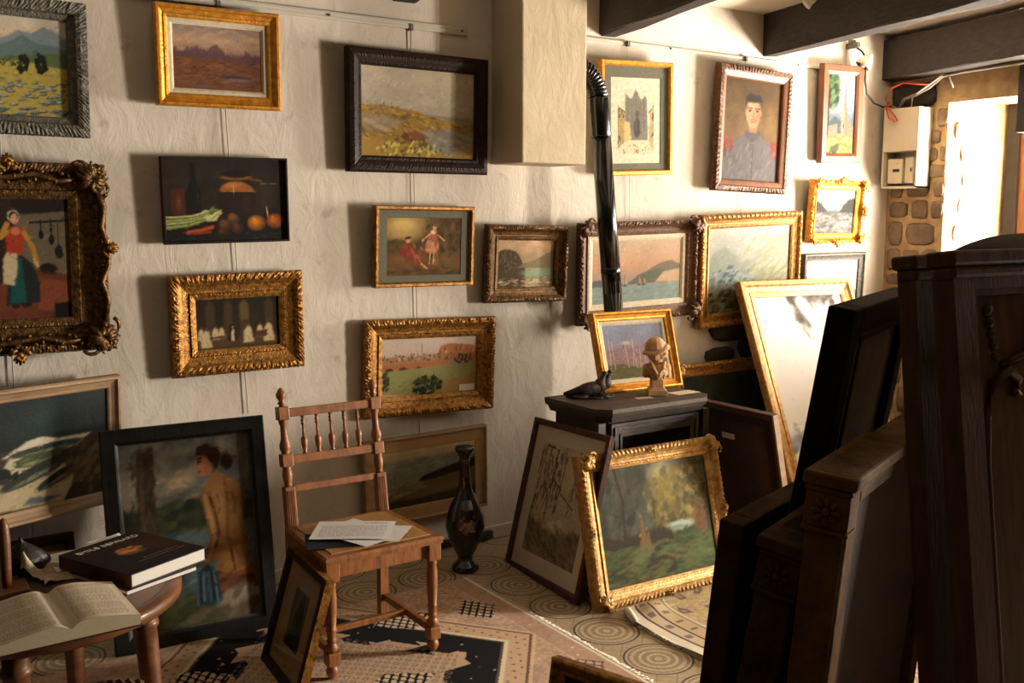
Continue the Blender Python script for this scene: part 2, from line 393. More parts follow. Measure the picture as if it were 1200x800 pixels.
def art_veg(P):
    P.grad([(0,(14,12,10)),(.22,(26,18,12)),(.4,(40,30,20)),(1,(36,30,22))]); P.vary(.25, 5, 5)
    P.put(P.poly([(.06,.36),(.06,.62),(.08,.64),(.22,.64),(.24,.6),(.24,.36),(.2,.3),(.1,.3)]), (70,32,18)); P.put(P.E(.12,.48,.03,.14,0,.9), (130,66,36), .7)
    P.put(P.poly([(.17,.34),(.17,.6),(.21,.72),(.215,.95),(.255,.95),(.26,.72),(.3,.6),(.3,.34)]), (18,14,10)); P.put(P.E(.27,.55,.012,.12,0,.9), (70,56,32), .7)
    P.put(P.E(.585,.50,.175,.24,0,.12), (34,20,12)); P.put(P.E(.66,.47,.06,.16,0,.8), (60,34,18), .7); P.put(np.minimum(P.E(.585,.50,.178,.245,0,.1), ((P.v>.60)&(P.v<.76)).astype(float)), (150,88,36)); P.put(P.E(.545,.68,.10,.05,0,.9), (204,138,66), .7)
    P.put(P.E(.585,.775,.155,.035,0,.3), (126,72,30)); P.line([(.70,.76),(.79,.735)], .018, (110,62,26)); P.put(P.E(.585,.82,.13,.055,0,.25), (22,18,15)); P.put(P.E(.585,.88,.022,.022,0,.3), (28,22,18)); P.put(P.E(.56,.62,.008,.10,0,.9), (206,176,124), .7)
    P.put(P.poly([(.79,.4),(.78,.72),(.93,.72),(.92,.4)],2), (50,44,30), .6); P.line([(.79,.7),(.92,.7)], .006, (120,110,84))
    for k in range(8): P.line([(.0,.16+.02*k),(.2,.2+.016*k),(.4,.3+.012*k)], .014, [(116,128,56),(166,170,96),(84,96,40),(190,186,130)][k%4], .9)
    P.dabs(50, (.3,.26,.44,.42), .02, [(110,130,50),(176,180,110),(70,90,36),(210,200,150)], 3, .5, .8)
    P.line([(.18,.12),(.28,.14),(.38,.18)], .03, (168,70,28)); P.line([(.2,.1),(.36,.12)], .02, (120,46,20))
    for x, y, r, c in ((.48,.2,.065,(104,66,30)),(.55,.28,.06,(122,80,40)),(.58,.16,.06,(90,54,26)),(.46,.1,.05,(80,48,24)),(.74,.22,.088,(206,122,36)),(.9,.24,.084,(196,104,28))):
        P.put(P.E(x, y, r, r*1.25, 0, .25), tuple(q*.55 for q in c)); P.put(P.E(x-.008, y+.015, r*.8, r, 0, .8), c); P.put(P.E(x-.02, y+.05, r*.25, r*.25, 0, .9), tuple(min(255, q*1.5) for q in c), .6)
    P.line([(.84,.3),(.83,.42)], .01, (196,150,80)); P.dabs(70, (0,0,1,.1), .012, [(40,32,22),(60,50,34),(24,20,16)], 4, 0, .6)

def art_maid(P):
    P.grad([(0,(104,54,36)),(.3,(112,58,38)),(.34,(66,52,40)),(1,(74,64,50))]); P.vary(.15, 5, 5)
    P.put(P.poly([(0,.3),(0,1),(.52,1),(.5,.3)],3), (38,28,22), .8)
    P.put(P.poly([(.52,.42),(.55,.86),(.99,.9),(.99,.36)],3), (104,92,72))
    P.put(P.poly([(.5,.86),(.5,1),(1,1),(1,.9)],2), (36,28,24))
    P.line([(.66,.8),(1,.82)], .012, (40,30,22))
    for x, y, r in ((.75,.7,.025),(.84,.66,.03),(.9,.56,.04),(.84,.74,.014)): P.line([(x,.82),(x,y)], .006, (30,24,20)); P.put(P.E(x, y, r, r*1.7, 0, .3), (28,22,18))
    P.put(P.poly([(.64,.42),(.64,.36),(1,.3),(1,.36)],1), (94,52,34)); P.put(P.poly([(.66,.36),(.7,.08),(.98,.04),(.98,.3)],2), (128,66,42))
    P.put(P.E(.8,.42,.09,.05,0,.3), (28,20,16)); P.put(P.poly([(.84,.0),(.84,.12),(1,.14),(1,0)],2), (24,18,14))
    # the maid: skirt, apron, bodice, head
    P.put(P.poly([(.42,.12),(.46,.42),(.56,.54),(.66,.46),(.72,.3),(.72,.14)],2), (34,36,34)); P.put(P.poly([(.45,.14),(.5,.5),(.57,.5),(.6,.14)],2), (26,76,72))
    P.put(P.poly([(.40,.30),(.41,.5),(.47,.6),(.54,.58),(.53,.4),(.5,.28)],2), (196,176,140))
    P.put(P.poly([(.44,.56),(.44,.72),(.48,.77),(.58,.76),(.62,.7),(.58,.54)],2), (164,58,34)); P.put(P.E(.53,.73,.05,.04,0,.4), (200,120,90))
    P.line([(.45,.72),(.40,.68),(.46,.79)], .028, (178,130,52)); P.line([(.6,.72),(.67,.6),(.7,.47)], .026, (178,130,52)); P.line([(.68,.5),(.71,.44)], .014, (206,150,116))
    P.put(P.E(.515,.855,.062,.055,.15,.25), (208,196,172)); P.put(P.E(.52,.85,.048,.05,.15,.3), (58,34,24)); P.put(P.E(.525,.828,.040,.048,.1,.3), (214,160,126)); P.put(P.E(.54,.82,.018,.02,0,.8), (206,120,96), .6); P.line([(.52,.803),(.54,.802)], .004, (150,56,46)); P.line([(.505,.838),(.518,.838)], .004, (50,30,24)); P.line([(.535,.838),(.548,.836)], .004, (50,30,24))
    P.put(P.E(.5,.11,.04,.02,0,.3), (40,26,20)); P.put(P.E(.6,.12,.05,.02,0,.3), (40,26,20))

def art_monks(P):
    P.grad([(0,(70,52,30)),(.16,(80,60,36)),(.3,(46,34,20)),(1,(34,26,16))]); P.vary(.2, 6, 6)
    for x in (.17,.38,.57,.88): P.put(P.poly([(x-.05,.22),(x-.055,.86),(x,.97),(x+.055,.86),(x+.05,.22)],3), (74,56,32), .8)
    P.put(P.poly([(.52,.55),(.52,.86),(.57,.94),(.63,.86),(.63,.55)],3), (104,82,50), .8)
    for x, y, s in ((.12,.2,1.1),(.23,.3,.8),(.3,.31,.7),(.62,.24,1.1),(.76,.3,.8),(.87,.26,1.2),(.06,.3,.7)):
        P.put(P.poly([(x-.06*s,y-.14*s),(x-.05*s,y+.08*s),(x-.01*s,y+.18*s),(x+.03*s,y+.14*s),(x+.06*s,y-.14*s)],2), (198,176,134)); P.put(P.E(x+.005,y+.2*s,.022*s,.04*s,0,.4), (90,56,36)); P.line([(x-.02*s,y),(x+.02*s,y-.1*s)], .008, (140,118,84))
    P.put(P.poly([(.38,.14),(.39,.42),(.43,.5),(.47,.42),(.48,.14)],2), (16,13,11)); P.put(P.poly([(.41,.14),(.415,.38),(.45,.38),(.455,.14)],2), (206,188,150)); P.put(P.E(.43,.42,.02,.035,0,.4), (150,104,70))
    P.put(P.poly([(.16,.2),(.16,.24),(.34,.27),(.34,.22)],1), (92,54,30)); P.put(P.poly([(.66,.2),(.7,.3),(.85,.33),(.84,.2)],1), (82,46,28))

def art_dunes(P):
    P.grad([(0,(104,100,90)),(.3,(120,104,66)),(.45,(150,124,70)),(.5,(166,154,134)),(1,(186,172,146))]); P.vary(.06, 5, 3)
    P.dabs(80, (0,.55,1,1), .05, [(196,182,156),(168,158,142),(180,168,146),(158,152,146)], 3, .2, .3)
    P.put(P.under([(0,.52),(.55,.5),(1,.46)], .01)*(P.u > .4), (120,122,126), .7)
    P.put(P.under([(0,.57),(.2,.575),(.45,.53),(.7,.44),(1,.40)], .015, .012, 20), (150,118,56)); P.vary(.05,8,8)
    P.dabs(330, (0,.2,1,.56), .016, [(176,138,60),(140,108,50),(104,84,48),(190,152,78),(120,100,70),(96,80,58)], 3, -.35, .75, .5, lambda x,y: y < .57-.17*x)
    P.dabs(60, (0,.3,.3,.46), .03, [(176,156,126),(150,132,108),(130,114,92)], 3, -.2, .5)
    P.dabs(120, (.45,.05,1,.34), .03, [(150,146,138),(126,122,116),(112,106,98),(134,120,112)], 3, 0, .6)
    P.dabs(50, (.36,.14,.56,.3), .025, [(118,66,44),(98,58,40),(140,84,56)], 2, -.5, .6)
    P.dabs(140, (.1,0,.7,.2), .018, [(186,168,60),(136,120,46),(84,76,40),(206,190,90),(70,66,40)], 1.5, .8, .8)
    P.dabs(40, (0,.5,.35,.62), .014, [(120,116,110),(104,100,92)], 1, 1, .6); P.dabs(70, (.5,0,1,.1), .015, [(92,86,70),(120,112,90)], .5, 0, .6)

def art_gallant(P):
    P.grad([(0,(84,60,34)),(.3,(108,76,42)),(.5,(74,54,32)),(1,(84,64,38))]); P.vary(.2, 5, 5)
    P.put(P.E(.22,.86,.42,.34,0,.8), (206,170,104)); P.put(P.E(.2,.72,.3,.16,0,.8), (176,140,84), .7)
    P.dabs(130, (.5,.35,1,1), .05, [(62,48,28),(92,66,36),(50,38,24),(112,82,44)], 1.5, 1.3, .5); P.dabs(60, (0,.4,.3,.62), .04, [(92,74,40),(74,60,34)], 2, .3, .6)
    P.put(P.poly([(.62,.12),(.66,.6),(.7,.6),(.68,.12)],3), (150,112,56), .5)
    P.put(P.poly([(.5,.42),(.55,.66),(.58,.74),(.66,.72),(.68,.62),(.7,.44),(.6,.36)],2), (166,92,70)); P.put(P.poly([(.52,.42),(.58,.66),(.64,.64),(.66,.4)],2), (200,140,106), .8); P.dabs(24,(.5,.38,.7,.7),.025,[(206,150,116),(130,66,50),(176,104,78)],2.5,1.3,.6)
    P.put(P.E(.62,.75,.05,.05,0,.4), (226,176,132)); P.put(P.E(.635,.83,.035,.05,0,.4), (216,160,116)); P.put(P.E(.64,.87,.035,.03,0,.4), (110,74,42)); P.line([(.58,.72),(.5,.64),(.47,.6)], .014, (220,166,124)); P.line([(.68,.7),(.77,.6)], .014, (220,166,124))
    for x in (.58,.63): P.line([(x,.4),(x-.01,.2)], .014, (210,150,110))
    P.put(P.poly([(.16,.36),(.22,.56),(.32,.52),(.46,.3),(.52,.16),(.46,.14),(.3,.28)],2), (126,52,40)); P.dabs(26,(.18,.2,.5,.56),.03,[(150,70,52),(90,40,30),(176,120,84)],2,-.8,.6); P.put(P.E(.28,.6,.04,.05,0,.4), (196,140,104)); P.put(P.E(.28,.65,.05,.03,.2,.4), (60,40,28)); P.line([(.32,.44),(.46,.22)], .02, (160,84,60)); P.line([(.46,.2),(.54,.12)], .02, (212,170,120))
    P.dabs(60, (0,0,1,.16), .03, [(64,46,28),(112,82,48),(84,60,34)], 3, 0, .5)

def art_bridge(P):
    P.grad([(0,(120,104,66)),(.4,(128,120,66)),(.6,(134,120,84)),(.7,(176,156,140)),(1,(188,170,154))]); P.vary(.06, 5, 3)
    P.put(P.under([(0,.66),(.2,.7),(.34,.68),(.58,.72),(.62,.8),(.9,.82),(1,.78)], .02, .02, 26), (150,112,84))
    P.put(P.poly([(.58,.6),(.6,.84),(.7,.88),(.94,.84),(1,.78),(1,.6)],1), (164,104,66))
    for k in range(34): x = P.r.uniform(.04,.98); y = P.r.uniform(.62,.8 if x > .58 else .7); P.put(P.poly([(x,y-.03),(x,y+.03),(x+.022,y+.03),(x+.022,y-.03)],1), [(206,160,116),(110,70,50),(190,130,90)][k%3], .7)
    P.line([(.41,.68),(.41,.88)], .012, (130,110,100)); P.dabs(110, (0,.58,1,.72), .02, [(66,72,44),(90,88,52),(50,56,36),(120,104,66)], 1, 1, .8)
    P.put(P.poly([(0,.42),(0,.54),(.68,.6),(.68,.5)],1), (156,98,60))
    for x, s in ((.08,.9),(.22,1),(.38,.9),(.52,.8)): P.put(P.E(x,.44,.055*s,.07*s,0,.3), (70,46,34))
    P.put(P.under([(0,.43),(.6,.5),(1,.5)], .02, .01), (132,128,80)); P.put(P.under([(0,.34),(.3,.3),(.5,.26),(.3,.18),(0,.2)], .03)*(P.u<.45), (176,146,120)); P.put(P.under([(0,.22),(.3,.2),(1,.14)], .03), (128,120,72))
    P.put(P.poly([(.6,.02),(.68,.24),(.98,.34),(1,.02)],3), (150,112,60), .8); P.dabs(60, (.05,.1,.45,.26), .03, [(104,112,62),(132,130,76)], 2, .1, .6)
    P.dabs(190, (.32,.0,.62,.34), .028, [(34,40,24),(52,56,30),(70,72,38),(28,30,20)], 1.2, .8, .9); P.dabs(50, (.0,.1,.08,.42), .03, [(40,46,28),(60,62,36)], 1, 1, .9)
    P.dabs(50, (.75,.52,.95,.68), .02, [(44,52,34),(66,70,40)], 1, 1, .9); P.put(P.poly([(0,0),(0,.06),(.3,.0)],2), (166,140,110))

def art_cliff(P):
    P.grad([(0,(140,120,92)),(.12,(124,106,78)),(.2,(106,112,88)),(.42,(120,122,98)),(.5,(140,118,90)),(1,(166,136,104))]); P.vary(.14, 5, 5)
    P.put(P.under([(0,.74),(.1,.8),(.3,.78),(.4,.62),(.48,.42),(.52,.2)], .03, .03)*(P.u < .5), (62,50,34)); P.put(P.under([(.3,.42),(.5,.52),(.7,.6),(.85,.72),(1,.8)], .03, .03)*(P.u > .36)*(P.v > .4), (104,90,66), .9)
    P.put(P.E(.7,.3,.36,.12,0,.5), (122,134,108), .8); P.dabs(110, (0,.3,.42,.78), .02, [(48,40,28),(84,70,44),(100,86,50)], 2, -.8, .6)
    P.dabs(80, (0,0,1,.2), .02, [(200,178,140),(120,98,70),(90,74,54),(166,144,110)], 4, 0, .6)

def art_pastel(P):
    P.grad([(0,(92,86,52)),(.3,(78,66,42)),(.6,(96,92,76)),(.8,(120,120,102)),(.86,(168,146,112)),(1,(184,158,118))]); P.vary(.15, 5, 5)
    P.put(P.under([(0,.66),(.3,.72),(.6,.78),(1,.86)], .05, .03), (112,114,98)); P.dabs(90, (0,.55,1,.8), .025, [(126,124,104),(140,132,110),(96,98,84)], 4, .15, .5)
    P.put(P.poly([(.38,.36),(.46,.5),(.7,.6),(1,.7),(1,.5),(.7,.44)],3), (34,28,20)); P.put(P.under([(0,.3),(.35,.4),(.6,.42),(1,.52)], .06, .03), (96,78,46)); P.put(P.E(.75,.22,.34,.16,.1,.7), (112,86,50), .8)
    P.put(P.under([(0,.16),(.4,.12),(1,.2)], .06), (46,44,28), .9); P.dabs(60, (0,.2,.5,.42), .03, [(140,124,86),(120,112,80),(84,80,56)], 4, .2, .5); P.line([(.17,.42),(.18,.62)], .006, (70,58,42)); P.line([(.18,.54),(.21,.64)], .005, (70,58,42)); P.line([(.176,.5),(.15,.6)], .005, (70,58,42))

def art_street(P):
    P.grad([(0,(214,196,160)),(.3,(226,210,178)),(1,(222,208,182))]); P.vary(.05, 5, 5)
    P.put(P.poly([(.28,.28),(.28,.74),(.32,.82),(.36,.76),(.42,.76),(.5,.88),(.58,.76),(.64,.76),(.68,.8),(.72,.74),(.74,.28)],1), (132,124,112)); P.put(P.E(.52,.42,.08,.14,0,.3), (84,76,68)); P.put(P.E(.52,.58,.05,.05,0,.3), (96,88,80))
    for x in (.34,.42,.5,.58,.66): P.line([(x,.4),(x,.74)], .006, (110,102,92))
    P.put(P.poly([(0,.08),(0,.72),(.1,.7),(.28,.6),(.28,.26)],1), (176,146,98)); P.put(P.poly([(.26,.24),(.26,.5),(.38,.48),(.4,.28)],1), (214,186,130)); P.put(P.poly([(1,.06),(1,.8),(.9,.76),(.78,.6),(.76,.24)],1), (190,168,128))
    for k in range(26): x = P.r.choice([P.r.uniform(.02,.24), P.r.uniform(.82,.98)]); y = P.r.uniform(.22,.62); P.put(P.poly([(x,y-.02),(x,y+.02),(x+.025,y+.02),(x+.025,y-.02)],0), (92,76,58), .8)
    P.dabs(50, (.22,.08,.8,.24), .014, [(60,52,44),(90,74,60),(120,100,80)], .5, 0, .9); P.dabs(40, (0,0,1,.1), .02, [(196,176,140),(170,150,120)], 5, 0, .5); P.line([(0,.72),(.28,.6)], .008, (90,74,58)); P.line([(1,.8),(.77,.6)], .008, (100,84,66))

def art_sea(P):
    P.grad([(0,(132,148,142)),(.3,(140,152,144)),(.36,(176,148,130)),(.6,(206,160,124)),(1,(206,178,150))]); P.vary(.05, 4, 4)
    P.put(P.under([(.4,.3),(.5,.42),(.62,.5),(.75,.6),(.9,.64),(1,.56)], .02, .02)*(P.u > .38)*(P.v > .28), (128,112,96)); P.put(P.under([(.4,.32),(.55,.44),(.72,.52),(.8,.5),(.86,.4)], .02, .02)*(P.u > .4)*(P.u < .88)*(P.v > .3), (96,106,84), .8)
    P.put(P.poly([(.7,.3),(.8,.46),(1,.5),(1,.28)],2), (204,172,140)); P.put(P.under([(0,.36),(.1,.4),(.22,.36),(.3,.3)], .02, .03, 16)*(P.v > .26)*(P.u < .34), (92,98,104), .9)
    P.put(P.under([(0,.28),(1,.28)], .02), (144,160,152), .7); P.dabs(100, (0,.02,1,.28), .014, [(170,180,168),(112,132,130),(150,164,154)], 5, 0, .5)
    for x in (.36,.52,.57): P.line([(x,.28),(x,.44)], .006, (80,70,64)); P.put(P.poly([(x,.3),(x,.42),(x+.03,.3)],1), (196,160,130), .8); P.put(P.E(x,.27,.03,.015,0,.4), (84,70,62))

def art_soldier(P):
    P.grad([(0,(118,88,50)),(.5,(124,92,48)),(1,(88,64,30))]); P.vary(.16, 5, 6)
    P.put(P.poly([(.02,.0),(.02,.26),(.1,.36),(.34,.44),(.42,.5),(.62,.5),(.68,.44),(.9,.38),(1,.28),(1,0)],3), (104,96,94)); P.vary(.05, 12, 12)
    P.put(P.poly([(.38,.44),(.42,.52),(.62,.52),(.66,.44),(.52,.38)],2), (86,80,84)); P.put(P.E(.1,.36,.11,.07,.5,.4), (150,72,48)); P.put(P.E(.92,.36,.1,.07,-.5,.4), (146,58,38)); P.dabs(40,(0,.24,.2,.4),.016,[(160,80,52),(120,48,34)],2,1.2,.6); P.dabs(40,(.84,.24,1,.4),.016,[(160,80,52),(120,48,34)],2,1.8,.6)
    P.put(P.poly([(.44,.48),(.44,.58),(.6,.58),(.6,.48)],2), (168,112,76)); P.put(P.E(.52,.68,.145,.155,0,.25), (194,142,102)); P.put(P.poly([(.38,.7),(.41,.6),(.46,.53),(.52,.515),(.58,.53),(.63,.6),(.66,.7)],3), (196,146,106))
    P.put(P.E(.61,.66,.06,.12,0,.9), (150,98,66), .6); P.put(P.E(.47,.74,.09,.06,0,.9), (222,176,136), .7); P.put(P.E(.52,.82,.15,.05,0,.4), (48,34,24)); P.put(P.poly([(.37,.72),(.375,.82),(.42,.86),(.62,.86),(.665,.82),(.665,.72),(.65,.79),(.4,.79)],2), (46,32,22))
    for x in (.455,.585): P.put(P.E(x,.70,.035,.012,0,.6), (70,44,30)); P.put(P.E(x,.694,.016,.010,0,.5), (30,22,18)); P.line([(x-.04,.722),(x+.04,.724)], .008, (70,46,30), .9)
    P.line([(.525,.70),(.535,.635)], .010, (160,106,74), .8); P.put(P.E(.53,.632,.035,.012,0,.6), (168,110,78)); P.line([(.48,.607),(.53,.611),(.575,.607)], .010, (128,88,60), .7); P.line([(.49,.588),(.56,.588)], .008, (166,84,66)); P.put(P.E(.385,.68,.018,.035,0,.4), (176,120,86)); P.put(P.E(.66,.68,.015,.033,0,.4), (140,90,62))
    for y in (.06,.14,.22,.3,.38): P.put(P.E(.53,y,.016,.013,0,.4), (196,160,90))
    P.line([(.54,0),(.53,.42)], .006, (44,40,42)); P.dabs(80, (.05,0,.95,.34), .02, [(122,114,112),(84,78,78),(134,124,118)], 3, 1.2, .4)

def art_valley(P):
    P.grad([(0,(96,84,54)),(.2,(120,110,76)),(.4,(138,148,140)),(.7,(190,192,182)),(1,(220,214,198))]); P.vary(.08, 5, 5)
    P.put(P.under([(0,.66),(.2,.78),(.4,.6),(.6,.55)], .05, .04)*(P.u < .66), (158,166,150), .8); P.put(P.under([(.3,.42),(.5,.56),(.75,.82),(1,.96)], .06, .03)*(P.u > .28), (170,174,146), .9)
    P.put(P.under([(.3,.3),(.55,.42),(.8,.52),(1,.56)], .05, .03)*(P.u > .3), (150,148,104), .8); P.dabs(240, (0,.18,.55,.55), .02, [(112,132,146),(150,168,176),(84,104,116),(180,190,186),(70,88,84)], 2, .4, .6); P.dabs(120, (.4,.3,1,.9), .03, [(190,190,160),(160,164,124),(206,200,174)], 4, .5, .35)
    P.dabs(150, (0,.0,1,.26), .03, [(74,66,40),(108,92,52),(52,48,34),(130,116,70)], 2, .3, .7); P.put(P.poly([(.3,.06),(.34,.22),(.5,.32),(.66,.3),(.66,.06)],3), (96,86,58))

def art_church(P):
    P.grad([(0,(206,176,94)),(.24,(204,176,104)),(.3,(140,120,96)),(.45,(120,132,140)),(.6,(176,190,200)),(1,(150,176,200))]); P.vary(.07, 5, 5)
    P.dabs(60, (.4,.6,1,1), .06, [(206,210,210),(186,198,206)], 2, .3, .4); P.put(P.poly([(.0,.36),(.3,.48),(.55,.4),(.55,.26),(0,.26)],2), (84,104,106)); P.put(P.poly([(.0,.2),(.0,.34),(.4,.38),(.4,.2)],2), (196,146,120))
    P.put(P.poly([(.54,.22),(.54,.52),(.6,.6),(.655,.98),(.71,.6),(.76,.5),(.76,.2)],1), (206,160,132)); P.put(P.poly([(.66,.22),(.66,.9),(.71,.6),(.76,.5),(.76,.22)],1), (168,124,104), .7); P.put(P.poly([(.76,.2),(.8,.4),(1,.34),(1,.2)],1), (182,142,116)); P.put(P.E(.62,.36,.03,.05,0,.3), (110,80,70))
    P.dabs(150, (0,.56,.42,1), .04, [(70,104,60),(110,140,90),(46,74,44),(140,160,110)], 1.3, .8, .8); P.line([(.04,.2),(.06,.6),(.1,.8)], .02, (70,56,42)); P.dabs(90, (0,0,1,.22), .02, [(222,194,110),(180,150,80),(160,140,84),(120,130,70)], 4, 0, .6); P.dabs(30, (.1,.02,.45,.12), .03, [(60,80,40),(90,100,50)], 1.5, .6, .8)

def art_snow(P):
    P.grad([(0,(140,134,124)),(.3,(150,146,138)),(.5,(128,126,122)),(.56,(206,202,194)),(1,(196,192,184))]); P.vary(.1, 5, 5)
    P.put(P.under([(0,.74),(.15,.7),(.3,.5),(.4,.46)], .04, .06, 16)*(P.u < .42), (66,62,56)); P.put(P.under([(.6,.46),(.7,.62),(.85,.78),(1,.82)], .04, .06, 16)*(P.u > .6), (62,58,50)); P.put(P.E(.5,.72,.16,.12,0,.7), (232,228,220)); P.put(P.under([(0,.5),(1,.48)], .02, .02, 14), (112,110,104)); P.put(P.under([(0,.44),(1,.42)], .06), (160,156,148))
    P.dabs(170, (0,0,1,.44), .03, [(96,92,86),(180,176,168),(130,126,118),(206,200,190),(80,76,70)], 3, .1, .55)

def art_greyview(P):
    P.grad([(0,(150,144,134)),(.3,(190,186,176)),(1,(236,230,218))]); P.put(P.E(.4,.5,.22,.12,0,.7), (120,116,108)); P.put(P.under([(0,.4),(.3,.5),(.6,.44),(1,.36)], .05, .03), (166,160,148)); P.dabs(40, (0,0,1,.36), .03, [(120,112,100),(180,172,158)], 4, 0, .5)

def art_birches(P):
    P.grad([(0,(96,90,48)),(.2,(120,104,62)),(.3,(150,110,96)),(.5,(146,124,128)),(.75,(136,138,156)),(1,(142,150,172))]); P.vary(.08, 5, 5)
    P.put(P.E(.38,.66,.12,.05,0,.8), (196,176,164)); P.put(P.under([(0,.5),(.3,.6),(.5,.54),(.8,.66),(1,.6)], .06, .03), (140,112,116), .8); P.dabs(140, (0,.25,1,.6), .025, [(170,122,100),(136,102,104),(186,150,124),(120,94,92)], 1, 1.4, .5)
    P.put(P.under([(0,.26),(.25,.28),(.5,.18),(.8,.1),(1,.1)], .03, .01), (92,86,46)); P.dabs(60, (0,0,.7,.22), .02, [(112,102,54),(76,72,40),(130,116,66)], 3, .1, .6)
    for x, d, h in ((.06,.02,.9),(.13,.0,.7),(.36,-.01,.6),(.44,.03,.72),(.5,-.02,.62),(.56,.02,.56),(.66,.0,.5)): P.line([(x,.2),(x+d,.45),(x+d*1.5,h)], .008, (214,190,160), .75)

def art_torrent(P):  # near-white ground paints in window glare along with the falling water
    P.grad([(0,(150,156,160)),(.25,(196,200,202)),(.4,(236,236,234)),(1,(244,242,238))]); P.vary(.05, 5, 8)
    m = np.clip((P.n(9,12,5)*.9+np.clip(1-np.hypot((P.u-.62)/.40,(P.v-1.0)/.34),0,1)*1.3-.80)*3,0,1); P.put(m,(66,58,52)); P.dabs(160,(.4,.74,.9,1),.022,[(66,58,52),(96,88,80),(126,118,110),(50,44,40)],1.5,.8,.55,.5,lambda x,y: (x-.62)**2/.07+(y-1)**2/.05 < 1)
    P.dabs(200, (0,.36,.8,.95), .03, [(250,248,244),(240,240,238),(226,228,230)], 3, -1.1, .4); m = np.clip((P.n(8,10,5)+np.clip(1-np.abs(P.v-.2)/.22,0,1)*.5-.78)*4,0,1); P.put(m,(80,90,104),.95)
    P.dabs(60,(.3,.30,.8,.40),.016,[(70,72,78),(120,126,134),(236,236,236)],3,.2,.7); P.dabs(200,(0,0,1,.32),.026,[(120,130,140),(226,230,232),(88,96,106),(186,194,200)],3,.2,.5); P.put(P.E(.5,.16,.12,.05,0,.6),(84,92,104),.8)

def art_forest(P):
    P.grad([(0,(70,82,50)),(.18,(88,98,60)),(.34,(70,78,50)),(.5,(62,60,44)),(1,(96,92,74))]); P.vary(.18, 6, 6)
    P.dabs(260, (0,.3,.5,1), .05, [(88,88,78),(66,64,52),(104,104,94),(50,50,40),(78,84,72)], 1.5, 1.4, .5); P.put(P.E(.58,.86,.14,.2,0,.9), (196,190,156)); P.put(P.E(.6,.72,.2,.3,0,.9), (166,150,84), .8)
    P.dabs(240, (.4,.36,.98,.95), .035, [(138,120,64),(112,98,52),(160,142,84),(92,82,48),(124,110,60)], 1.2, 1.2, .6); P.put(P.E(.6,.78,.09,.14,0,.7), (140,124,66), .8); P.dabs(70, (.78,.45,1,1), .04, [(84,70,40),(110,90,50),(62,52,34)], .6, 1, .6)
    P.put(P.E(.7,.42,.17,.055,0,.5), (176,188,170)); P.put(P.E(.66,.4,.14,.03,0,.6), (120,136,122), .8); P.put(P.under([(0,.4),(.3,.42),(.5,.44),(.6,.4)], .04, .03)*(P.u < .62), (58,50,38), .9)
    for x, y, h in ((.36,.36,.2),(.34,.3,.1),(.4,.32,.12)): P.put(P.poly([(x-.022,y-.08),(x-.02,y+h-.06),(x+.01,y+h),(x+.03,y-.08)],2), (134,100,66), .8); P.put(P.E(x-.005,y+h,.016,.02,0,.4), (150,104,70))
    for x, y in ((.86,.5),(.92,.46)): P.put(P.poly([(x-.03,y-.14),(x-.03,y+.04),(x,y+.1),(x+.03,y+.02),(x+.03,y-.14)],2), (126,82,54), .7)
    P.line([(.2,.36),(.22,.7),(.18,1)], .02, (60,50,38), .8); P.line([(.47,.4),(.48,.66)], .012, (80,66,44), .8); P.dabs(260, (0,0,1,.32), .022, [(84,104,58),(60,78,44),(104,114,70),(110,100,62),(50,60,38)], 4, 0, .5)

def art_drawing(P):
    P.grad([(0,(182,164,138)),(1,(196,178,152))]); P.vary(.04, 5, 5); r = P.r
    for k in range(60):
        x = r.uniform(.02,.5); y = r.uniform(.34,.9); P.line([(x,y),(x+r.uniform(-.03,.03),y+r.uniform(.05,.18))], .006, (70,60,50), .7)
    for x0, y0, x1, y1 in ((.02,.3,.1,.98),(.3,.32,.34,.96),(.46,.42,.52,.92),(.1,.98,.34,.96),(.72,.56,.74,1),(.92,.6,.94,1),(.34,.7,.5,.62),(.5,.6,.78,.5)): P.line([(x0,y0),(x1,y1)], .008, (54,46,38), .9)
    for k in range(28): x = r.uniform(.08,.44); y = r.uniform(.45,.9); P.put(P.poly([(x,y),(x,y+.05),(x+.03,y+.05),(x+.03,y)],0), (96,84,70), .7)
    P.put(P.poly([(.3,.3),(.6,.38),(.7,.3),(.5,.2)],2), (210,196,172), .9); P.put(P.under([(0,.3),(.4,.24),(.7,.26),(1,.34)], .05, .05, 14), (112,100,82), .7); P.dabs(170, (0,.02,1,.3), .02, [(70,60,50),(100,88,72),(150,136,114),(126,112,92)], 3, -.6, .5); P.dabs(60, (.62,.4,1,.7), .02, [(96,84,70),(130,116,96)], .6, 0, .5)

def art_sepia(P):
    P.grad([(0,(96,70,44)),(1,(104,80,52))]); P.put(P.poly([(.1,.0),(.3,.5),(.5,.9),(.66,1),(.8,.6),(.9,.0)],4), (38,34,28)); P.dabs(60, (0,0,1,1), .04, [(60,48,34),(40,34,28),(90,70,46)], 1, 1, .5)

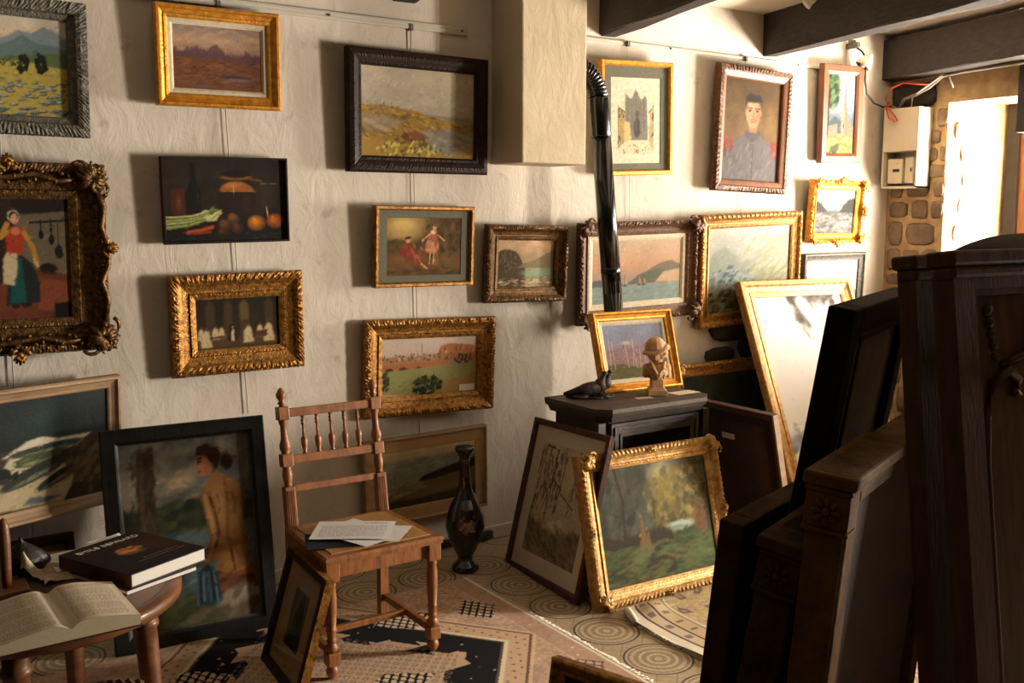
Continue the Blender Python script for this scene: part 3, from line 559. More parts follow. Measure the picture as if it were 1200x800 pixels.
def art_fish(P):
    P.grad([(0,(150,132,98)),(.3,(160,142,108)),(.5,(112,96,70)),(.56,(22,30,28)),(.75,(22,34,34)),(1,(18,26,26))]); P.vary(.2, 6, 6)
    P.put(P.E(.62,.82,.2,.2,0,.9), (34,58,56), .7); P.put(P.under([(0,.52),(.45,.56),(.58,.64),(.72,.6),(1,.6)], .02, .01), (58,44,30)); P.put(P.poly([(.34,.5),(.5,.62),(.58,.64),(.68,.6),(.9,.6),(.8,.5)],2), (206,196,168)); P.put(P.poly([(0,.04),(.2,.34),(.45,.44),(.7,.4),(.78,.2),(.7,.0)],4), (186,168,130)); P.put(P.poly([(.3,.3),(.42,.56),(.56,.5),(.5,.34)],3), (190,180,150))
    def fish(x0, y0, x1, y1, w, c, b):
        a = math.atan2((y1-y0), (x1-x0)*P.a); cx, cy = (x0+x1)/2, (y0+y1)/2; L = math.hypot((x1-x0)*P.a, y1-y0)/2
        P.put(P.E(cx, cy, L/P.a, w, a, .2), c); P.put(P.E(cx, cy-w*.4, L*.8/P.a, w*.4, a, .6), b, .8); P.put(P.poly([(x1-.03,y1),(x1+.04,y1+.05),(x1+.03,y1-.04)],1), c); P.dabs(40, (min(x0,x1),min(y0,y1),max(x0,x1),max(y0,y1)), .01, [tuple(q*.6 for q in c), tuple(min(255,q*1.5) for q in c)], 3, a, .4); P.put(P.E(x0+.02,y0+.01,.01,.014,0,.5), (190,180,130))
    fish(.36,.5,.86,.55,.045,(52,58,48),(150,150,120)); fish(.4,.42,.66,.46,.06,(70,78,48),(150,150,100)); fish(.3,.2,.78,.44,.075,(44,46,36),(140,134,104)); fish(.52,.14,.86,.36,.055,(38,40,32),(150,140,110)); fish(.3,.36,.4,.32,.08,(20,20,18),(60,54,44))
    P.put(P.E(.84,.3,.1,.12,.4,.5), (112,88,44)); P.dabs(90, (.72,.05,1,.55), .03, [(84,62,34),(60,44,28),(120,94,50)], 2, .6, .6); P.put(P.poly([(.45,.04),(.5,.1),(.7,.06),(.6,.03)],2), (92,98,100))

def art_bather(P):
    P.grad([(0,(66,64,42)),(.2,(70,70,52)),(.4,(70,84,80)),(.6,(72,82,66)),(.68,(150,136,112)),(1,(112,112,104))]); P.vary(.22, 6, 6)
    P.dabs(110, (.3,.66,1,1), .05, [(136,126,108),(104,104,98),(168,150,122),(90,92,88)], 2, .5, .5); P.put(P.E(.45,.78,.16,.07,.3,.7), (186,160,124), .9)
    P.put(P.under([(0,.66),(.3,.62),(.6,.6),(1,.62)], .03, .03, 14), (52,56,38)); P.dabs(90, (.2,.54,1,.66), .03, [(40,48,34),(66,70,44),(84,84,52)], 1.5, .4, .7); P.put(P.under([(0,.52),(.3,.5),(1,.53)], .03, .01), (96,92,60)); P.put(P.under([(0,.48),(.4,.49),(1,.48)], .04, .02), (88,106,106))
    P.dabs(150, (0,.14,.66,.48), .03, [(112,134,136),(72,92,96),(150,162,156),(52,70,74),(90,116,110)], 3, .15, .55); P.put(P.E(.38,.36,.1,.11,.2,.4), (74,54,44)); P.put(P.E(.36,.4,.05,.06,.2,.7), (110,84,66), .8); P.put(P.E(.56,.28,.16,.04,.2,.6), (104,136,140))
    P.put(P.poly([(.08,.1),(.11,.55),(.13,.96),(.26,.98),(.24,.6),(.22,.2)],4), (66,54,38)); P.dabs(90, (.08,.1,.26,.98), .03, [(84,66,44),(50,46,34),(96,76,56),(54,62,42)], .4, 0, .6); P.line([(.14,.5),(.16,.9)], .014, (104,76,56), .7)
    P.put(P.under([(0,.16),(.3,.18),(.55,.14),(1,.1)], .05, .04), (62,74,42)); P.dabs(110, (0,0,1,.16), .03, [(74,84,48),(52,56,36),(120,104,78),(96,92,60)], 3, .1, .6)
    # figure seen from behind, seated, head turned in profile
    P.put(P.poly([(.64,.20),(.68,.27),(.97,.27),(1,.12),(.7,.1)],4), (96,56,34)); P.dabs(40,(.66,.16,.97,.27),.03,[(140,84,48),(70,40,26),(120,70,40)],2.5,.1,.7)
    P.put(P.poly([(.74,.0),(.76,.12),(.86,.17),(1,.15),(1,0)],4), (136,116,98)); P.dabs(50,(.72,.0,1,.16),.03,[(170,150,128),(96,80,66),(140,118,98)],2.5,.8,.7)
    sk = (158,110,62); B_ = [(.66,.76),(.62,.72),(.605,.66),(.63,.58),(.66,.50),(.675,.42),(.655,.34),(.68,.275),(.74,.25),(.84,.245),(.92,.26),(.955,.33),(.94,.42),(.905,.50),(.925,.58),(.945,.64),(.93,.70),(.88,.74),(.79,.785),(.755,.80),(.70,.785)]
    P.put(P.poly(B_,2), sk); bd = P.poly(B_,1)
    P.put(P.E(.72,.64,.10,.12,0,.9)*bd, (196,148,92), .8); P.put(P.E(.76,.34,.10,.09,0,.9)*bd, (206,150,84), .8); P.put(P.E(.70,.48,.05,.14,0,.9)*bd, (184,134,80), .6)
    P.put(P.E(.93,.52,.06,.26,0,.8)*bd, (84,52,32), .85); P.put(P.E(.90,.32,.06,.09,0,.8)*bd, (120,74,40), .7); P.put(P.E(.86,.62,.05,.10,0,.9)*bd, (150,104,60), .6)
    P.line([(.785,.77),(.80,.66),(.79,.54),(.775,.44),(.80,.36)], .012, (112,72,42), .55); P.line([(.80,.36),(.82,.26)], .009, (84,48,28), .7)
    P.line([(.72,.68),(.745,.62),(.72,.58)], .010, (112,70,40), .6); P.put(P.E(.75,.63,.03,.05,.3,.9), (212,166,110), .7); P.line([(.84,.68),(.86,.62),(.85,.57)], .010, (104,66,38), .5)
    for q_ in ((.655,.40),(.665,.30)): pass
    P.line([(.635,.68),(.665,.58),(.69,.47)], .042, (150,102,58)); P.line([(.69,.47),(.645,.38),(.595,.31)], .030, (150,98,58)); P.line([(.625,.68),(.65,.58),(.675,.48)], .016, (200,152,98), .7); P.line([(.68,.46),(.635,.37),(.595,.31)], .012, (192,136,86), .6); P.line([(.665,.67),(.70,.57),(.715,.47),(.68,.40)], .010, (88,54,32), .8)
    P.put(P.poly([(.50,.12),(.53,.27),(.60,.32),(.67,.27),(.69,.12),(.6,.08)],4), (44,60,68)); [P.line([(.53+.02*k,.27-.01*(k%2)),(.515+.024*k,.19),(.51+.026*k,.10+.01*(k%3))],.009,[(74,98,108),(28,40,48),(104,124,130),(48,70,80)][k%4],.75) for k in range(8)]
    P.put(P.poly([(.655,.74),(.675,.80),(.76,.80),(.775,.75)],3), (150,102,62)); F_ = [(.595,.90),(.585,.865),(.578,.845),(.592,.838),(.59,.822),(.602,.80),(.63,.785),(.67,.79),(.72,.84),(.70,.92)]
    P.put(P.poly(F_,1), (178,122,80)); P.put(P.E(.635,.825,.03,.022,0,.7), (206,120,82), .7); P.line([(.595,.868),(.615,.870)], .006, (50,30,22)); P.line([(.592,.885),(.62,.888)], .006, (60,36,26)); P.line([(.592,.815),(.607,.816)], .007, (150,48,38)); P.put(P.E(.60,.845,.012,.02,0,.8), (206,160,118), .6)
    P.put(P.poly([(.575,.90),(.59,.945),(.66,.965),(.74,.94),(.77,.89),(.745,.83),(.70,.81),(.695,.85),(.655,.895),(.615,.90)],2), (54,32,22)); P.put(P.E(.815,.855,.062,.05,.2,.35), (48,28,20)); P.dabs(24,(.62,.88,.78,.95),.007,[(96,58,36),(36,20,16),(74,44,28)],3,-.3,.6); P.put(P.E(.70,.83,.016,.022,0,.4), (150,96,62))

def art_dark(P):
    P.grad([(0,(18,20,16)),(.5,(30,34,26)),(1,(44,46,34))]); P.vary(.3, 6, 6); P.dabs(80, (0,0,1,1), .05, [(40,46,32),(24,26,20),(54,54,38)], 1.5, .8, .4)

def art_yellow(P):
    P.grad([(0,(96,72,28)),(.5,(138,104,40)),(1,(84,66,34))]); P.vary(.25, 5, 5); P.dabs(60, (0,0,1,1), .05, [(160,120,46),(60,48,26),(110,84,36)], 1.5, .4, .6)

# ------------------------------------------------------------------ the room
def plaster(name, c1, c2, stain, bump=.5, sc=5, dist=.03):
    m, n, l, b = nt(name)
    tc = n.new('ShaderNodeTexCoord')
    t = n.new('ShaderNodeTexNoise'); t.inputs['Scale'].default_value = sc*.6; t.inputs['Detail'].default_value = 6; l.new(tc.outputs['Object'], t.inputs['Vector'])
    r = n.new('ShaderNodeValToRGB'); r.color_ramp.elements[0].position = .3; r.color_ramp.elements[1].position = .7
    r.color_ramp.elements[0].color = (*lin(c1),1); r.color_ramp.elements[1].color = (*lin(c2),1); l.new(t.outputs['Fac'], r.inputs['Fac'])
    t2 = n.new('ShaderNodeTexNoise'); t2.inputs['Scale'].default_value = sc*1.7; t2.inputs['Detail'].default_value = 8; t2.inputs['Roughness'].default_value = .7; l.new(tc.outputs['Object'], t2.inputs['Vector'])
    r2 = n.new('ShaderNodeValToRGB'); r2.color_ramp.elements[0].position = .57; r2.color_ramp.elements[1].position = .74; l.new(t2.outputs['Fac'], r2.inputs['Fac'])
    mx = n.new('ShaderNodeMix'); mx.data_type = 'RGBA'; mx.inputs[7].default_value = (*lin(stain),1)
    ml = n.new('ShaderNodeMath'); ml.operation = 'MULTIPLY'; ml.inputs[1].default_value = .55
    l.new(r2.outputs['Color'], ml.inputs[0]); l.new(ml.outputs[0], mx.inputs[0]); l.new(r.outputs['Color'], mx.inputs[6]); l.new(mx.outputs[2], b.inputs['Base Color'])
    b.inputs['Roughness'].default_value = .92; b.inputs['Specular IOR Level'].default_value = .2
    v = n.new('ShaderNodeTexNoise'); v.inputs['Scale'].default_value = 7; v.inputs['Detail'].default_value = 9; v.inputs['Roughness'].default_value = .62; v.inputs['Distortion'].default_value = .6
    mp = n.new('ShaderNodeMapping'); mp.inputs['Rotation'].default_value = (0,.6,0); mp.inputs['Scale'].default_value = (1.4,1,.8)
    l.new(tc.outputs['Object'], mp.inputs['Vector']); l.new(mp.outputs['Vector'], v.inputs['Vector'])
    bp = n.new('ShaderNodeBump'); bp.inputs['Strength'].default_value = bump; bp.inputs['Distance'].default_value = dist
    l.new(v.outputs['Fac'], bp.inputs['Height']); l.new(bp.outputs['Normal'], b.inputs['Normal'])
    return m
M['plaster'] = plaster('lime_plaster', (212,198,180), (226,215,200), (140,112,88), .5, 5, .014)
M['plaster_rough'] = plaster('roughcast_plaster', (196,178,148), (210,192,162), (176,152,120), .25)
M['ceil'] = plaster('ceiling_plaster', (222,210,190), (232,222,204), (206,188,160), .2)
M['mortar'] = mat('sandy_mortar', (194,164,122), .95, 0, (168,136,96), 14, .8, 40)
M['lit_reveal'] = plaster('lit_reveal_plaster',(214,186,140),(232,210,170),(170,120,70),.8,9)  # paler tone puts the window's glow on the splay into its colour
M['stone'] = mat('brown_fieldstone', (146,122,98), .95, 0, (108,88,70), 9, .9, 30)
M['stone_dark'] = mat('dark_brown_stone', (66,54,44), .95, 0, (40,32,28), 9, .9, 30)  # dark brown stone, tone varies at random
M['beam'] = mat('dark_stained_oak', (36,27,22), .7, 0, (54,42,34), 9, .6, 30, (8,1,8))
M['win_dark'] = mat('dark_painted_window_wood', (44,34,26), .6, 0, (30,24,18), 12, .2, 60)
M['win_wood'] = mat('orange_varnished_wood', (150,94,48), .5, 0, (124,74,36), 10, .2, 60, (1,1,.2))
M['white_metal'] = mat('white_painted_metal', (206,198,182), .45)
M['white_box'] = mat('cream_plastic', (214,200,172), .55)

XR, ZC = 3.05, 2.84
struct(MB().box((-3.4,0,-.1),(3.6,.3,3.0)).build('wall_back','plaster'))
struct(MB().box((-3.4,-5.3,ZC),(3.6,.3,ZC+.12)).build('ceiling','ceil'))
M['low_bounce'] = mat('dark_low_bounce_wall',(52,40,30),.7,0,(38,29,22),6)  # unseen walls given a dark colour to cut bounced light
struct(MB().box((-3.6,-5.3,-.1),(-3.4,.3,3.0)).build('wall_left','low_bounce'))
struct(MB().box((-3.6,-5.5,-.1),(3.6,-5.3,3.0)).build('wall_front','low_bounce'))
W = MB()
for y0, y1, z0, z1 in ((-.42,.0,-.1,ZC),(-1.75,-.42,-.1,1.0),(-1.75,-.42,2.37,ZC),(-2.75,-1.75,-.1,ZC),(-4.05,-2.75,2.1,ZC),(-5.3,-4.05,-.1,ZC)):
    W.box((XR,y0,z0),(3.6,y1,z1))
W.prism([(XR,-.42),(3.6,-.42),(3.6,-.60)], 1.0, 2.37, 2)
# fieldstones bedded in the mortar of the corner strip and of the splay
def rock(mb, c, r, ax, seed, mi=1):
    q = random.Random(seed); rings = []
    for j in range(7):
        a = PI/2*j/6; rr = []
        for i in range(14):
            t = 2*PI*i/14; e = .55
            x = math.copysign(abs(math.cos(t))**e, math.cos(t)); z = math.copysign(abs(math.sin(t))**e, math.sin(t)); k = (math.cos(a)**.45 if j < 6 else .02)
            jj = 1+q.uniform(-.09,.09)
            p = (x*r[0]*k*jj, r[1]*math.sin(a)*(1+q.uniform(-.1,.1)), z*r[2]*k*jj)
            rr.append((c[0]-p[1], c[1]+p[0], c[2]+p[2]) if ax == 'x' else (c[0]+p[0], c[1]-p[1], c[2]+p[2]))
        rings.append(rr)
    mb.loft(rings, mi, True)
z = .1; sd = 1
while z < 2.3:
    hh = rnd.uniform(.10,.19); y = -.01
    while y > -.40:
        ww = rnd.uniform(.12,.26); ww = min(ww, y+.43)
        if ww > .05: rock(W, (XR, y-ww/2, z+hh/2), (ww/2-.007-rnd.uniform(0,.012), .012, hh/2-.007-rnd.uniform(0,.010)), 'x', sd); sd += 1
        y -= ww
    z += hh
for k in range(16):
    zz = 1.08+.16*(k//2)+rnd.uniform(-.02,.02); t = .12+.26*(k%2)+rnd.uniform(-.04,.04)
    rock(W, (XR+t+.05, -.43-.09*(t/.45), zz), (.09, .012, .06), 'y', 60+k, 2)
struct(W.build('wall_right', ['mortar','stone','lit_reveal']))
# window in the right wall, glazed door nearer the camera
w1 = MB(); X1 = 3.46
w1.box((X1,-.66,1.0),(X1+.09,-.575,2.37)); w1.box((X1,-1.75,1.0),(X1+.09,-1.66,2.37)); w1.box((X1,-1.66,2.29),(X1+.09,-.66,2.37)); w1.box((X1,-1.66,1.0),(X1+.09,-.66,1.07))
o = struct(w1.build('window_1','win_dark'))
c1 = MB()
for a, b in (((-.74,1.07),(-.66,2.29)),((-1.66,1.07),(-1.6,2.29)),((-1.24,1.07),(-1.16,2.29)),((-1.6,2.22),(-.74,2.29)),((-1.6,1.07),(-.74,1.14)),((-1.6,1.66),(-.74,1.69))): c1.box((X1+.015,a[0],a[1]),(X1+.07,b[0],b[1]))
struct(c1.build('window_casement','win_wood',o))
g = MB(); g.add([(X1+.04,-.8,1.14),(X1+.04,-1.6,1.14),(X1+.04,-1.6,2.22),(X1+.04,-.8,2.22)],[(0,1,2,3)]); struct(g.build('window_glass','glass',o))
d1 = MB()
for a, b in (((-2.84,0),(-2.75,2.1)),((-4.05,0),(-3.96,2.1)),((-3.96,2.02),(-2.84,2.1)),((-3.96,0),(-2.84,.22)),((-3.42,.22),(-3.37,2.02))): d1.box((X1,a[0],a[1]),(X1+.08,b[0],b[1]))
o = struct(d1.build('door_1','win_dark'))
g = MB(); g.add([(X1+.04,-2.84,.22),(X1+.04,-3.96,.22),(X1+.04,-3.96,2.02),(X1+.04,-2.84,2.02)],[(0,1,2,3)]); struct(g.build('door_glass','glass',o))
struct(MB().box((3.0,-1.06,2.15),(3.1,-.89,ZC),0,None,.006).build('trim_1','win_dark'))
# low plaster ledge at the foot of the wall, exposed stones in the wall by the pictures
bs = MB(); bs.box((-3.4,-.02,0),(3.05,0,.07),0,None,.006); struct(bs.build('baseboard_back','plaster'))
st = MB(); rock(st, (1.62,0,.99), (.22,.05,.075), 'y', 5, 0); rock(st, (1.5,0,.83), (.12,.03,.05), 'y', 9, 0); rock(st, (1.85,0,.86), (.2,.04,.06), 'y', 6, 0); rock(st, (-.20,-.02,.03), (.07,.02,.025), 'y', 10, 0); rock(st, (-.40,-.02,.03), (.05,.02,.02), 'y', 14, 0)
struct(st.build('trim_2','stone_dark'))
# hanging chimney breast
cb = MB(); cb.box((-.12,-.265,1.91),(.265,0,ZC),0,None,.008); struct(cb.build('trim_3','plaster_rough'))

# floor of round mosaic tiles
def floormat():
    m, n, l, b = nt('mosaic_circle_tiles')
    tc = n.new('ShaderNodeTexCoord'); mp = n.new('ShaderNodeMapping'); l.new(tc.outputs['Object'], mp.inputs['Vector'])
    P_ = .308
    mp.inputs['Location'].default_value = (.38/P_+.5, 1.245/P_+.5+8, 0); mp.inputs['Scale'].default_value = (1/P_,1/P_,1)
    fr = n.new('ShaderNodeVectorMath'); fr.operation = 'FRACTION'; l.new(mp.outputs['Vector'], fr.inputs[0])
    sb = n.new('ShaderNodeVectorMath'); sb.operation = 'SUBTRACT'; sb.inputs[1].default_value = (.5,.5,0); l.new(fr.outputs[0], sb.inputs[0])
    sp = n.new('ShaderNodeSeparateXYZ'); l.new(sb.outputs[0], sp.inputs[0])
    cm = n.new('ShaderNodeCombineXYZ'); l.new(sp.outputs[0], cm.inputs[0]); l.new(sp.outputs[1], cm.inputs[1])
    ln = n.new('ShaderNodeVectorMath'); ln.operation = 'LENGTH'; l.new(cm.outputs[0], ln.inputs[0])
    rg = n.new('ShaderNodeValToRGB'); cr = rg.color_ramp; cr.interpolation = 'CONSTANT'
    A, B_, D = (206,186,156), (164,142,112), (92,80,68); G = (184,162,130)
    st = [(0,A),(.05,B_),(.10,A),(.145,G),(.15,B_),(.20,A),(.25,B_),(.295,A),(.345,B_),(.38,A),(.405,D),(.435,(190,168,136))]
    while len(cr.elements) < len(st): cr.elements.new(.5)
    for e, (p, c) in zip(cr.elements, st): e.position = p; e.color = (*lin(c),1)
    l.new(ln.outputs['Value'], rg.inputs['Fac'])
    at = n.new('ShaderNodeMath'); at.operation = 'ARCTAN2'; l.new(sp.outputs[1], at.inputs[0]); l.new(sp.outputs[0], at.inputs[1])
    def M2(op, a, b_=None, v=None):
        q = n.new('ShaderNodeMath'); q.operation = op
        l.new(a, q.inputs[0])
        if b_ is not None: l.new(b_, q.inputs[1])
        elif v is not None: q.inputs[1].default_value = v
        return q.outputs[0]
    rk = M2('FLOOR', M2('MULTIPLY', ln.outputs['Value'], None, 20)); na = M2('MULTIPLY', M2('ADD', rk, None, 2), None, .55)
    fa = M2('FRACT', M2('MULTIPLY', at.outputs[0], na)); ja = M2('LESS_THAN', fa, None, .12); jr = M2('LESS_THAN', M2('FRACT', M2('MULTIPLY', ln.outputs['Value'], None, 20)), None, .14)
    inn = M2('LESS_THAN', ln.outputs['Value'], None, .40)
    # outside the discs: straight crossing lines
    xa = M2('FRACT', M2('MULTIPLY', M2('ADD', sp.outputs[0], sp.outputs[1]), None, 6)); xb = M2('FRACT', M2('MULTIPLY', M2('SUBTRACT', sp.outputs[0], sp.outputs[1]), None, 3))
    lo = M2('MULTIPLY', M2('MAXIMUM', M2('LESS_THAN', xa, None, .10), M2('LESS_THAN', xb, None, .07)), M2('GREATER_THAN', ln.outputs['Value'], None, .435))
    gr = M2('MULTIPLY', M2('MAXIMUM', M2('MULTIPLY', M2('MAXIMUM', ja, jr), inn), lo), None, .42)
    mx = n.new('ShaderNodeMix'); mx.data_type = 'RGBA'; mx.inputs[7].default_value = (*lin((96,78,60)),1)
    l.new(gr, mx.inputs[0]); l.new(rg.outputs['Color'], mx.inputs[6])
    t = n.new('ShaderNodeTexNoise'); t.inputs['Scale'].default_value = 30; t.inputs['Detail'].default_value = 5; l.new(tc.outputs['Object'], t.inputs['Vector'])
    r2 = n.new('ShaderNodeValToRGB'); r2.color_ramp.elements[0].color = (.72,.70,.67,1); r2.color_ramp.elements[1].color = (1.15,1.14,1.12,1); l.new(t.outputs['Fac'], r2.inputs['Fac'])
    m3 = n.new('ShaderNodeMix'); m3.data_type = 'RGBA'; m3.blend_type = 'MULTIPLY'; m3.inputs[0].default_value = 1
    l.new(mx.outputs[2], m3.inputs[6]); l.new(r2.outputs['Color'], m3.inputs[7]); l.new(m3.outputs[2], b.inputs['Base Color']); b.inputs['Roughness'].default_value = .55
    return m
M['floor'] = floormat()
struct(MB().box((-3.4,-5.3,-.1),(3.6,.0,0)).build('floor','floor'))

# beams: squared trunks running out from the wall over the room
dv = Vector((-.213,-.977,0))
for k, (x, wd, zb, zt) in enumerate(((-.66,.13,2.635,2.845),(.56,.115,2.60,2.845),(1.80,.125,2.605,2.845),(2.945,.16,2.545,2.80))):
    mb = MB(); rings = []; q = random.Random(k)
    for j in range(16):
        t = j/15*4.9; p = Vector((x,.02,0))+dv*t; jx = lambda: q.uniform(-.006,.006)
        rings.append([(p.x+jx(),p.y,zb+jx()+.006),(p.x+.012+jx(),p.y,zb+jx()),(p.x+wd-.012+jx(),p.y,zb+jx()),(p.x+wd+jx(),p.y,zb+.008+jx()),(p.x+wd,p.y,zt),(p.x,p.y,zt)])
    mb.loft(rings, 0, False); struct(mb.build('trim_%d' % (4+k),'beam'))

# ------------------------------------------------------------------ picture rails and hanging rods
t = MB(); t.box((-2.9,-.018,2.515),(-.262,0,2.55),0,None,.003); t.box((-2.9,-.021,2.522),(-.262,-.018,2.526)); t.box((-2.9,-.021,2.538),(-.262,-.018,2.542))
o = t.build('picture_rail','white_metal'); tag(o,'white metal picture rail high on the wall left of the chimney breast','rail')
for x in (-1.75,-.98,-.3): MB().lathe([(0,0),(.006,0),(.006,.004),(0,.005)],(0,0,0),8,0,Matrix.Translation((x,-.021,2.532)) @ Matrix.Rotation(PI/2,4,'X')).build('screw','grey',o)
o = MB().box((.266,-.012,2.566),(2.42,0,2.582)).build('picture_rail','white_metal'); tag(o,'thin white picture rail between the chimney breast and the church picture','rail')
for x in (.42,.72,1.05,1.65,2.1): MB().lathe([(0,0),(.006,0),(.006,.004),(0,.005)],(0,0,0),8,0,Matrix.Translation((x,-.012,2.574)) @ Matrix.Rotation(PI/2,4,'X')).build('screw','grey',o)
for x0, z0, x1, z1, lb in ((-2.305,2.52,-2.315,1.0,'white hanging rod behind the mountain scene and the kitchen maid picture'),
        (-1.47,2.52,-1.40,.80,'white hanging rod behind the marsh, vegetables and friars pictures'),
        (-.572,2.52,-.548,.55,'white hanging rod behind the dune, costume and bridge pictures'),
        (.74,2.57,.775,1.55,'thin hanging wire behind the street print and the sunset harbour picture'),
        (1.64,2.57,1.635,1.60,'thin hanging wire behind the soldier portrait and the valley picture'),
        (2.42,2.57,2.56,1.40,'thin hanging wire behind the church picture and the grey clearing picture')):
    r = .0035 if x0 < 0 else .0018
    o = MB().tube([(x0,-.012,z0),(x1,-.012,z1)], r*.8, 6).build('hanging_rod','white_metal'); tag(o, lb, 'hanging rod', 'picture hanging rods')
    hk = MB(); hk.box((x0-.008,-.024,z0-.012),(x0+.008,-.004,z0+.016)); hk.build('hook','grey',o)

# ------------------------------------------------------------------ pictures on the wall
LG, MG, RG = 1.7, 1.5, 1.0
G3 = ('gold_old','gold_dark')
picture([-2.345,-.045,1.957,0,-.03,-.01,.69,.50],'framed_painting','mountain valley landscape in a broad silver-grey frame at upper left','painting',
    [(0,.04,0),(0,.02,0,.004),(.006,.004,0,.006),(.03,.0,0,.006),(.045,.004,0,.004),(.05,.016,0),(.066,.022,0),(.072,.026,0),(.072,.034,0)],('grey',),leafy(.02),paint=art_mountain,gain=1.1,seed=3,surf='varnish')
picture([-1.486,-.04,2.098,-.009,-.043,.01,.512,.397],'framed_painting','small brown marsh landscape in a plain bright gold frame at upper left','painting',p_cove(.052,.04),('gold',),None,slip=.022,paint=art_marsh,gain=1.2,seed=4)
r = picture([-1.47,-.03,1.544,0,-.023,.016,.533,.355],'unframed_painting','dark still life of leeks, onions and a casserole with only a thin edge','painting',[(0,.03,0),(0,.002,0),(.002,0,0),(.008,0,0),(.008,.01,0),(.008,.02,0)],('wood_dark',),paint=art_veg,gain=1.0,seed=5,surf='varnish')
picture([-1.438,-.04,.99,-.016,-.024,.013,.574,.428],'framed_painting','small dark scene of friars in white habits in a deep carved gold frame','painting',p_gilt(.108,.04,.006),G3,leafy(.03),paint=art_monks,gain=1.0,seed=6,surf='varnish')
picture([-.551,-.04,1.855,.005,-.025,.001,.745,.547],'framed_painting','dune landscape with yellow gorse in a dark brown frame beside the chimney breast','painting',[(0,.04,0),(0,.016,0,.002),(.01,.004,0),(.03,0,0,.003),(.042,.004,0),(.056,.012,0),(.066,.014,0,.004),(.074,.020,0),(.075,.034,0)],('wood_dark',),leafy(.02),paint=art_dunes,gain=1.1,seed=7)
picture([-.537,-.04,1.325,-.004,-.04,-.01,.53,.379],'framed_print','costume scene of a lady in pink in a thin gold frame with green mount','print',p_plain(.022,.04),('gold_old',),None,mount=(.045,.034,.032),mount_m='mount_green',glass=True,paint=art_gallant,gain=1.2,seed=8,partname='print')
r = picture([-.511,-.04,.707,-.042,-.02,-.024,.701,.465],'framed_painting','river bridge and town landscape in a carved gold frame above the wooden chair','painting',p_gilt(.095,.04,.006),('gold_old','gold'),leafy(.022),paint=art_bridge,gain=1.25,seed=9)
mb = MB(); mb.box((.16,.0255,.1),(.245,.0265,.132)); mb.build('paper_tag','mount_white',r)
picture([.051,-.04,1.222,-.002,-.037,-.021,.502,.391],'framed_painting','small stormy cliff seascape in a dark gold frame below the chimney breast','painting',p_gilt(.078,.04,.004),('gold_dark','gold_dark'),leafy(.018),paint=art_cliff,gain=MG,seed=10)
picture([-.532,-.04,.197,-.04,-.033,.026,.665,.418],'framed_print','hillside landscape in a pale tan mount hung low behind the wooden chair','print',p_flat(.012,.04),('wood_pale',),None,mount=(.055,.055,.06),mount_m='mount_tan',glass=True,paint=art_pastel,gain=1.5,seed=11,partname='print')
picture([.78,-.04,1.878,-.007,-.028,.041,.501,.598],'framed_print','old town street print in a gold frame with green mount beside the stove pipe','print',p_plain(.028,.04),('gold',),None,mount=(.05,.058,.035),mount_m='mount_green',glass=True,partname='print',
    paint=lambda P: (art_street(P), [P.put(1-((P.u>.13)*(P.u<.87)*(P.v>.12)*(P.v<.87)).astype(float),(226,214,190))]),gain=0.997,seed=12,res=.0034)
r = picture([.812,-.04,1.086,-.003,-.038,.023,.846,.545],'framed_painting','pink sunset harbour seascape in an ornate wooden frame behind the stove pipe','painting',p_gilt(.075,.04,.007),('wood_carved','wood_carved'),leafy(.04),slip=.03,paint=art_sea,gain=0.807,seed=13)
for k,(cx,cz,d) in enumerate(((-.40,.025,-2.4),(.40,.025,-.75),(.40,.52,.75),(-.40,.52,2.4))): mb = MB(); scroll(mb,cx,cz,.0,.062,d+PI,k); mb.build('corner_ornament','wood_carved',r)
r = picture([1.661,-.045,1.798,.011,-.012,-.028,.619,.717],'framed_portrait','half-length portrait of a soldier in dark uniform in a wood and gilt frame','painting',[(0,.045,0),(0,.016,0,.006),(.008,.004,0,.007),(.03,.002,0,.004),(.036,.006,1),(.055,.012,1),(.064,.016,1),(.07,.024,1),(.07,.036,1)],('wood_carved','wood_orange'),leafy(.035),paint=art_soldier,gain=0.54,seed=14,res=.003)
picture([1.692,-.04,1.016,-.012,-.045,.035,.848,.664],'framed_painting','misty green mountain valley in a gold frame behind the glare-white torrent picture','painting',p_gilt(.085,.04,.003),('gold_old','gold'),beads(.02),paint=art_valley,gain=0.6,seed=15)
picture([2.47,-.04,1.992,.001,-.023,.028,.388,.605],'framed_painting','narrow church spire landscape in an orange-brown wooden frame','painting',p_plain(.06,.04),('wood_orange',),None,paint=art_church,gain=0.34,seed=16)
r = picture([2.446,-.04,1.489,.001,-.059,-.006,.505,.395],'framed_painting','small grey clearing landscape in an ornate gold frame below the church picture','painting',p_gilt(.062,.04,.006),('gold','gold'),leafy(.03),paint=art_snow,gain=0.33,seed=17)
for k,(cx,cz,d) in enumerate(((-.235,.02,-2.4),(.235,.02,-.75),(.235,.375,.75),(-.235,.375,2.4),(0,.385,PI/2),(0,.01,-PI/2),(.245,.2,0))): mb = MB(); scroll(mb,cx,cz,.0,.042,d+(PI if k<4 else 0),k); mb.build('corner_ornament' if k < 4 else 'edge_ornament','gold',r)
picture([2.447,-.04,1.026,0,-.04,.004,.602,.40],'framed_print','pale view in a narrow grey frame right of the valley picture','print',p_cove(.05,.04),('grey',),None,glass=True,paint=art_greyview,gain=0.9,seed=18,partname='print')
r = picture([-2.30,-.07,1.135,0,-.02,-.006,.66,.72],'framed_painting','kitchen maid painting in a heavy dark rococo frame at far left','painting',p_gilt(.135,.065,.006),('gold_dark','gold_dark'),leafy(.06),paint=art_maid,gain=1.0,seed=19,surf='varnish',res=.003)
